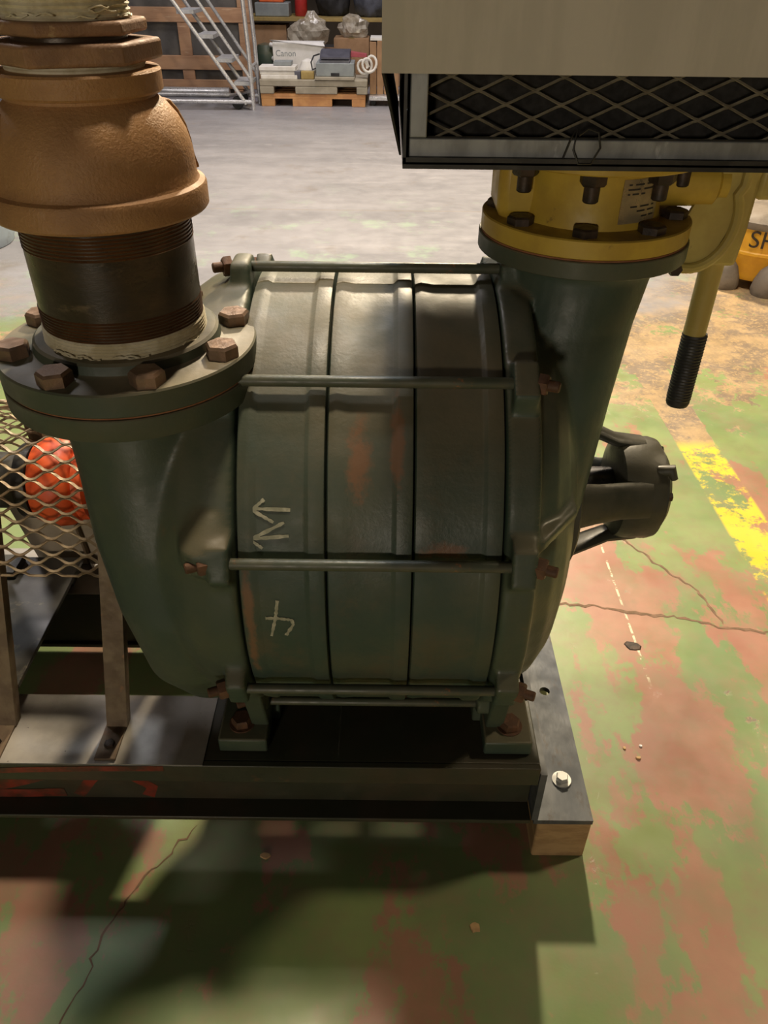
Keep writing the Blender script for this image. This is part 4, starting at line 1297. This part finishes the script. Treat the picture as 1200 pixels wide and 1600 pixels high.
ordn = ['bottom', 'second', 'third', 'top']
pile(-1.215, -0.87, 8.32, 8.55, PZ, [0.034, 0.034, 0.034], lambda i: 'flat white paper pack, %s of the stack at the pallet front left' % ('bottom', 'middle', 'top')[i], 'paper', 'paper_pack', 'paper', 'paper packs on the pallet')
tag(MB().box(-1.10, -0.93, 8.40, 8.56, PZ + 0.1025, PZ + 0.135).build('grey_carton', 'printergrey', bevel=0.003), 'small dark grey printed carton on top of the white paper packs', 'box')
tag(MB().box(-0.845, -0.715, 8.41, 8.44, PZ, PZ + 0.02).build('papers', 'paper'), 'loose white papers in front of the large white carton', 'paper')
tag(MB().lathe([(0.02, 0), (0.07, 0.01), (0.085, 0.06), (0.06, 0.13), (0.02, 0.15), (0, 0.15)], (-0.785, 8.53, PZ + 0.0005), 'Z', 20).build('white_sack', 'paper'), 'crumpled white sack against the large white carton', 'sack')
tag(MB().box(-0.835, -0.712, 8.32, 8.40, PZ, PZ + 0.065).build('yellow_tin', 'tanbox', bevel=0.005), 'small mustard yellow tin at the pallet front', 'tin')
tag(MB().box(-0.895, -0.840, 8.32, 8.40, PZ, PZ + 0.065).build('dark_carton', 'slategrey', bevel=0.003), 'small dark carton left of the mustard yellow tin', 'box')
PR = thing('printer', 'grey desktop printer with slate lid on the pallet', 'printer', (-0.50, 8.5, PZ))
m = MB().box(-0.690, -0.330, 8.32, 8.66, PZ + 0.025, PZ + 0.135)
m.build('printer_body', 'printergrey', PR, bevel=0.006)
MB().box(-0.700, -0.325, 8.27, 8.62, PZ, PZ + 0.024).build('paper_tray', 'palletgrey', PR, bevel=0.003)
MB().box(-0.55, -0.47, 8.314, 8.3195, PZ + 0.03, PZ + 0.055).build('slot', 'blackcloth', PR)
MB().prism([(8.33, PZ + 0.136), (8.66, PZ + 0.136), (8.66, PZ + 0.225), (8.48, PZ + 0.220), (8.34, PZ + 0.160)], 'X', -0.655, -0.370).build('printer_lid', 'slategrey', PR, bevel=0.004)
MB().prism([(8.325, PZ + 0.168), (8.50, PZ + 0.228), (8.50, PZ + 0.236), (8.325, PZ + 0.182)], 'X', -0.640, -0.375).build('output_tray', 'slategrey', PR)
MB().tube([(-0.66, 8.42, PZ + 0.20), (-0.71, 8.36, PZ + 0.19), (-0.735, 8.34, PZ + 0.14), (-0.725, 8.34, PZ + 0.08), (-0.69, 8.33, PZ + 0.09)], 0.007, 8).build('cable', 'blackcloth', PR)
tag(MB().prism([(-0.45, 0.0), (-0.22, 0.0), (-0.22, 0.02), (-0.45, 0.05)], 'Y', 8.72, 8.86).build('pink_tray', 'pink'), 'pink plastic tray behind the printer', 'tray')
o = bpy.data.objects['pink_tray']
o.location.z = PZ + 0.15
BX = MB().box(-0.46, -0.21, 8.72, 8.90, PZ, PZ + 0.149).build('brown_carton', 'brownbox', bevel=0.004)
tag(BX, 'brown carton under the pink tray at the pallet back', 'box')
HS = MB()
pts = []
for k in range(40):
    a = k * 0.42
    pts.append((-0.265 + 0.055 * math.cos(a) + 0.003 * k, 8.42 + 0.02 * math.sin(a * 0.5), PZ + 0.085 + 0.062 * math.sin(a) + 0.0012 * k))
HS.tube(pts, 0.012, 8)
tag(HS.build('hose_coil', 'paper'), 'coil of cream hose at the right end of the pallet', 'hose')
# trolley and parts right of the pallet
t = thing('low_trolley', 'low pale trolley carrying brown boards right of the pallet', 'trolley', (0.02, 8.55, 0))
MB().box(-0.19, 0.22, 8.35, 8.85, 0.05, 0.085).build('deck', 'alu', t, bevel=0.004)
for x in (-0.15, 0.17):
    for y in (8.42, 8.78):
        MB().lathe([(0.0, -0.012), (0.025, -0.012), (0.025, 0.012), (0, 0.012)], (x, y, 0.0255), 'Y', 16).build('caster', 'rubber', t)
for i, (x, hh) in enumerate(((-0.185, 0.30), (-0.115, 0.31), (-0.045, 0.305), (0.03, 0.30))):
    tag(MB().box(x, x + 0.062, 8.50, 8.80, 0.0855, 0.0855 + hh + 0.14).build('brown_board', 'brownbox', bevel=0.003), 'upright brown board on the low trolley, %s from the pallet' % ('first', 'second', 'third', 'fourth')[i], 'board', 'boards on the trolley')
tag(MB().box(-0.18, 0.10, 8.50, 8.80, 0.54, 0.56).build('cream_sheet', 'paper'), 'cream sheet lying over the upright brown boards', 'sheet')
o = bpy.data.objects['cream_sheet']
o.location.z = 0.0855 + 0.4515

# bench with clutter behind
BN = thing('work_bench', 'long tan wooden bench behind the loaded pallet', 'bench', (-0.8, 10.4, 0))
MB().box(-1.75, 0.9, 10.1, 10.8, 0.585, 0.622).build('bench_top', 'tanbox', BN, bevel=0.003)
for x in (-1.7, -0.5, 0.82):
    for y in (10.14, 10.70):
        MB().box(x, x + 0.07, y, y + 0.07, 0, 0.585).build('leg', 'wood', BN)
for i, (x0, x1, hh, y0) in enumerate(((-1.60, -1.16, 0.545, 10.16), (-1.14, -0.62, 0.34, 9.75), (-0.60, -0.22, 0.46, 9.70), (-0.20, 0.3, 0.36, 9.75))):
    t = thing('cardboard_box', 'brown cardboard box behind the pallet, %s from the step ladder' % ('first', 'second', 'third', 'fourth')[i], 'box', ((x0 + x1) / 2, y0 + 0.2, 0), 'boxes behind the pallet')
    MB().box(x0, x1, y0, y0 + 0.38, 0, hh).build('carton_body', 'brownbox', t, bevel=0.005)
    MB().box((x0 + x1) / 2 - 0.03, (x0 + x1) / 2 + 0.03, y0 - 0.0015, y0 + 0.3815, hh, hh + 0.001).build('tape_strip', 'tanbox', t)


def lump(name, mat, c, r, seed, label, cat, parent=None, ang=70, amp=0.28, sub=4, freq=3.0, group=None, spike=False):
    bm = bmesh.new()
    bmesh.ops.create_icosphere(bm, subdivisions=sub, radius=1.0)
    off = Vector((seed * 3.7, seed * 1.3, seed * 2.1))
    zmin = 9
    for v in bm.verts:
        n1 = noise.noise(v.co * freq * 0.6 + off)
        n2 = abs(noise.noise(v.co * freq * 1.7 + off))
        v.co *= 1 + amp * (1.1 * n1 + 0.9 * n2)
        v.co = Vector((v.co.x * r[0], v.co.y * r[1], v.co.z * r[2]))
    zmin = min(v.co.z for v in bm.verts)
    for v in bm.verts:
        if v.co.z < zmin * 0.6:
            v.co.z = zmin * 0.6
    bm.verts.index_update()
    mb = MB()
    mb.add([v.co + Vector(c) for v in bm.verts], [tuple(v.index for v in f.verts) for f in bm.faces])
    bm.free()
    zb = min(v.z for v in mb.v)
    for v in mb.v:
        v.z += c[2] - zb
    o = mb.build(name, mat, parent, angle=ang)
    if label:
        tag(o, label, cat, group)
    return o


lump('plastic_bag', 'bag', (-0.89, 9.92, 0.341), (0.20, 0.15, 0.17), 2, 'crumpled clear plastic bag on a box behind the white carton', 'bag', freq=3.4, amp=0.42, sub=3, ang=12, group='clear bags behind the pallet')
lump('plastic_bag', 'bag', (-0.40, 9.88, 0.461), (0.14, 0.13, 0.11), 5, 'crumpled clear plastic bag on a box behind the printer', 'bag', freq=3.4, amp=0.42, sub=3, ang=12, group='clear bags behind the pallet')
lump('tarp_heap', 'bluecloth', (-0.16, 10.42, 0.623), (0.20, 0.22, 0.32), 8, 'blue-grey tarpaulin heap on the bench', 'tarpaulin', freq=2.0)
lump('black_bag', 'blackcloth', (-0.66, 10.5, 0.623), (0.19, 0.20, 0.30), 11, 'black cloth bundle on the bench beside the tarpaulin', 'bundle', freq=2.0)
t = thing('red_cylinder', 'red gas cylinder on the bench', 'cylinder', (-1.0, 10.35, 0.622))
MB().lathe([(0.065, 0.6225), (0.07, 0.63), (0.07, 1.0), (0.05, 1.06), (0.02, 1.08), (0, 1.08)], (-1.0, 10.35, 0), 'Z', 28).build('cylinder_body', 'redpart', t)
MB().lathe([(0.018, 1.078), (0.018, 1.13), (0, 1.13)], (-1.0, 10.35, 0), 'Z', 16).build('valve_stub', 'shaft', t)
t = thing('orange_case', 'orange tool case standing on a grey case on the bench', 'case', (-1.30, 10.3, 0.77))
MB().box(-1.45, -1.18, 10.2, 10.42, 0.755, 0.92).build('case_body', 'orangeplastic', t, bevel=0.01)
MB().tube([(-1.38, 10.31, 0.915), (-1.38, 10.31, 0.95), (-1.25, 10.31, 0.95), (-1.25, 10.31, 0.915)], 0.01, 8).build('case_handle', 'rubber', t)
tag(MB().box(-1.50, -1.12, 10.18, 10.46, 0.6225, 0.7545).build('grey_case', 'printergrey', bevel=0.01), 'grey case on the bench under the orange case', 'case')
t = thing('green_pump', 'small dark green pump with white pipe beside the ladder posts', 'pump', (-1.36, 9.4, 0))
MB().lathe([(0.10, 0.0), (0.10, 0.02), (0.06, 0.04), (0.06, 0.22), (0.11, 0.24), (0.12, 0.34), (0.08, 0.42), (0, 0.44)], (-1.30, 9.4, 0), 'Z', 28).build('pump_body', 'green', t)
MB().tube([(-1.22, 9.32, 0.30), (-1.16, 9.28, 0.33), (-1.16, 9.28, 0.41), (-1.24, 9.30, 0.43)], 0.022, 10).build('pipe_elbow', 'white', t)
tag(MB().lathe([(0.05, 0), (0.055, 0.01), (0.055, 0.16), (0.02, 0.20), (0.02, 0.24), (0, 0.24)], (-0.02, 9.85, 0.361), 'Z', 24).build('glass_bottle', 'printergrey'), 'grey bottle on the cardboard box nearest the hood', 'bottle')
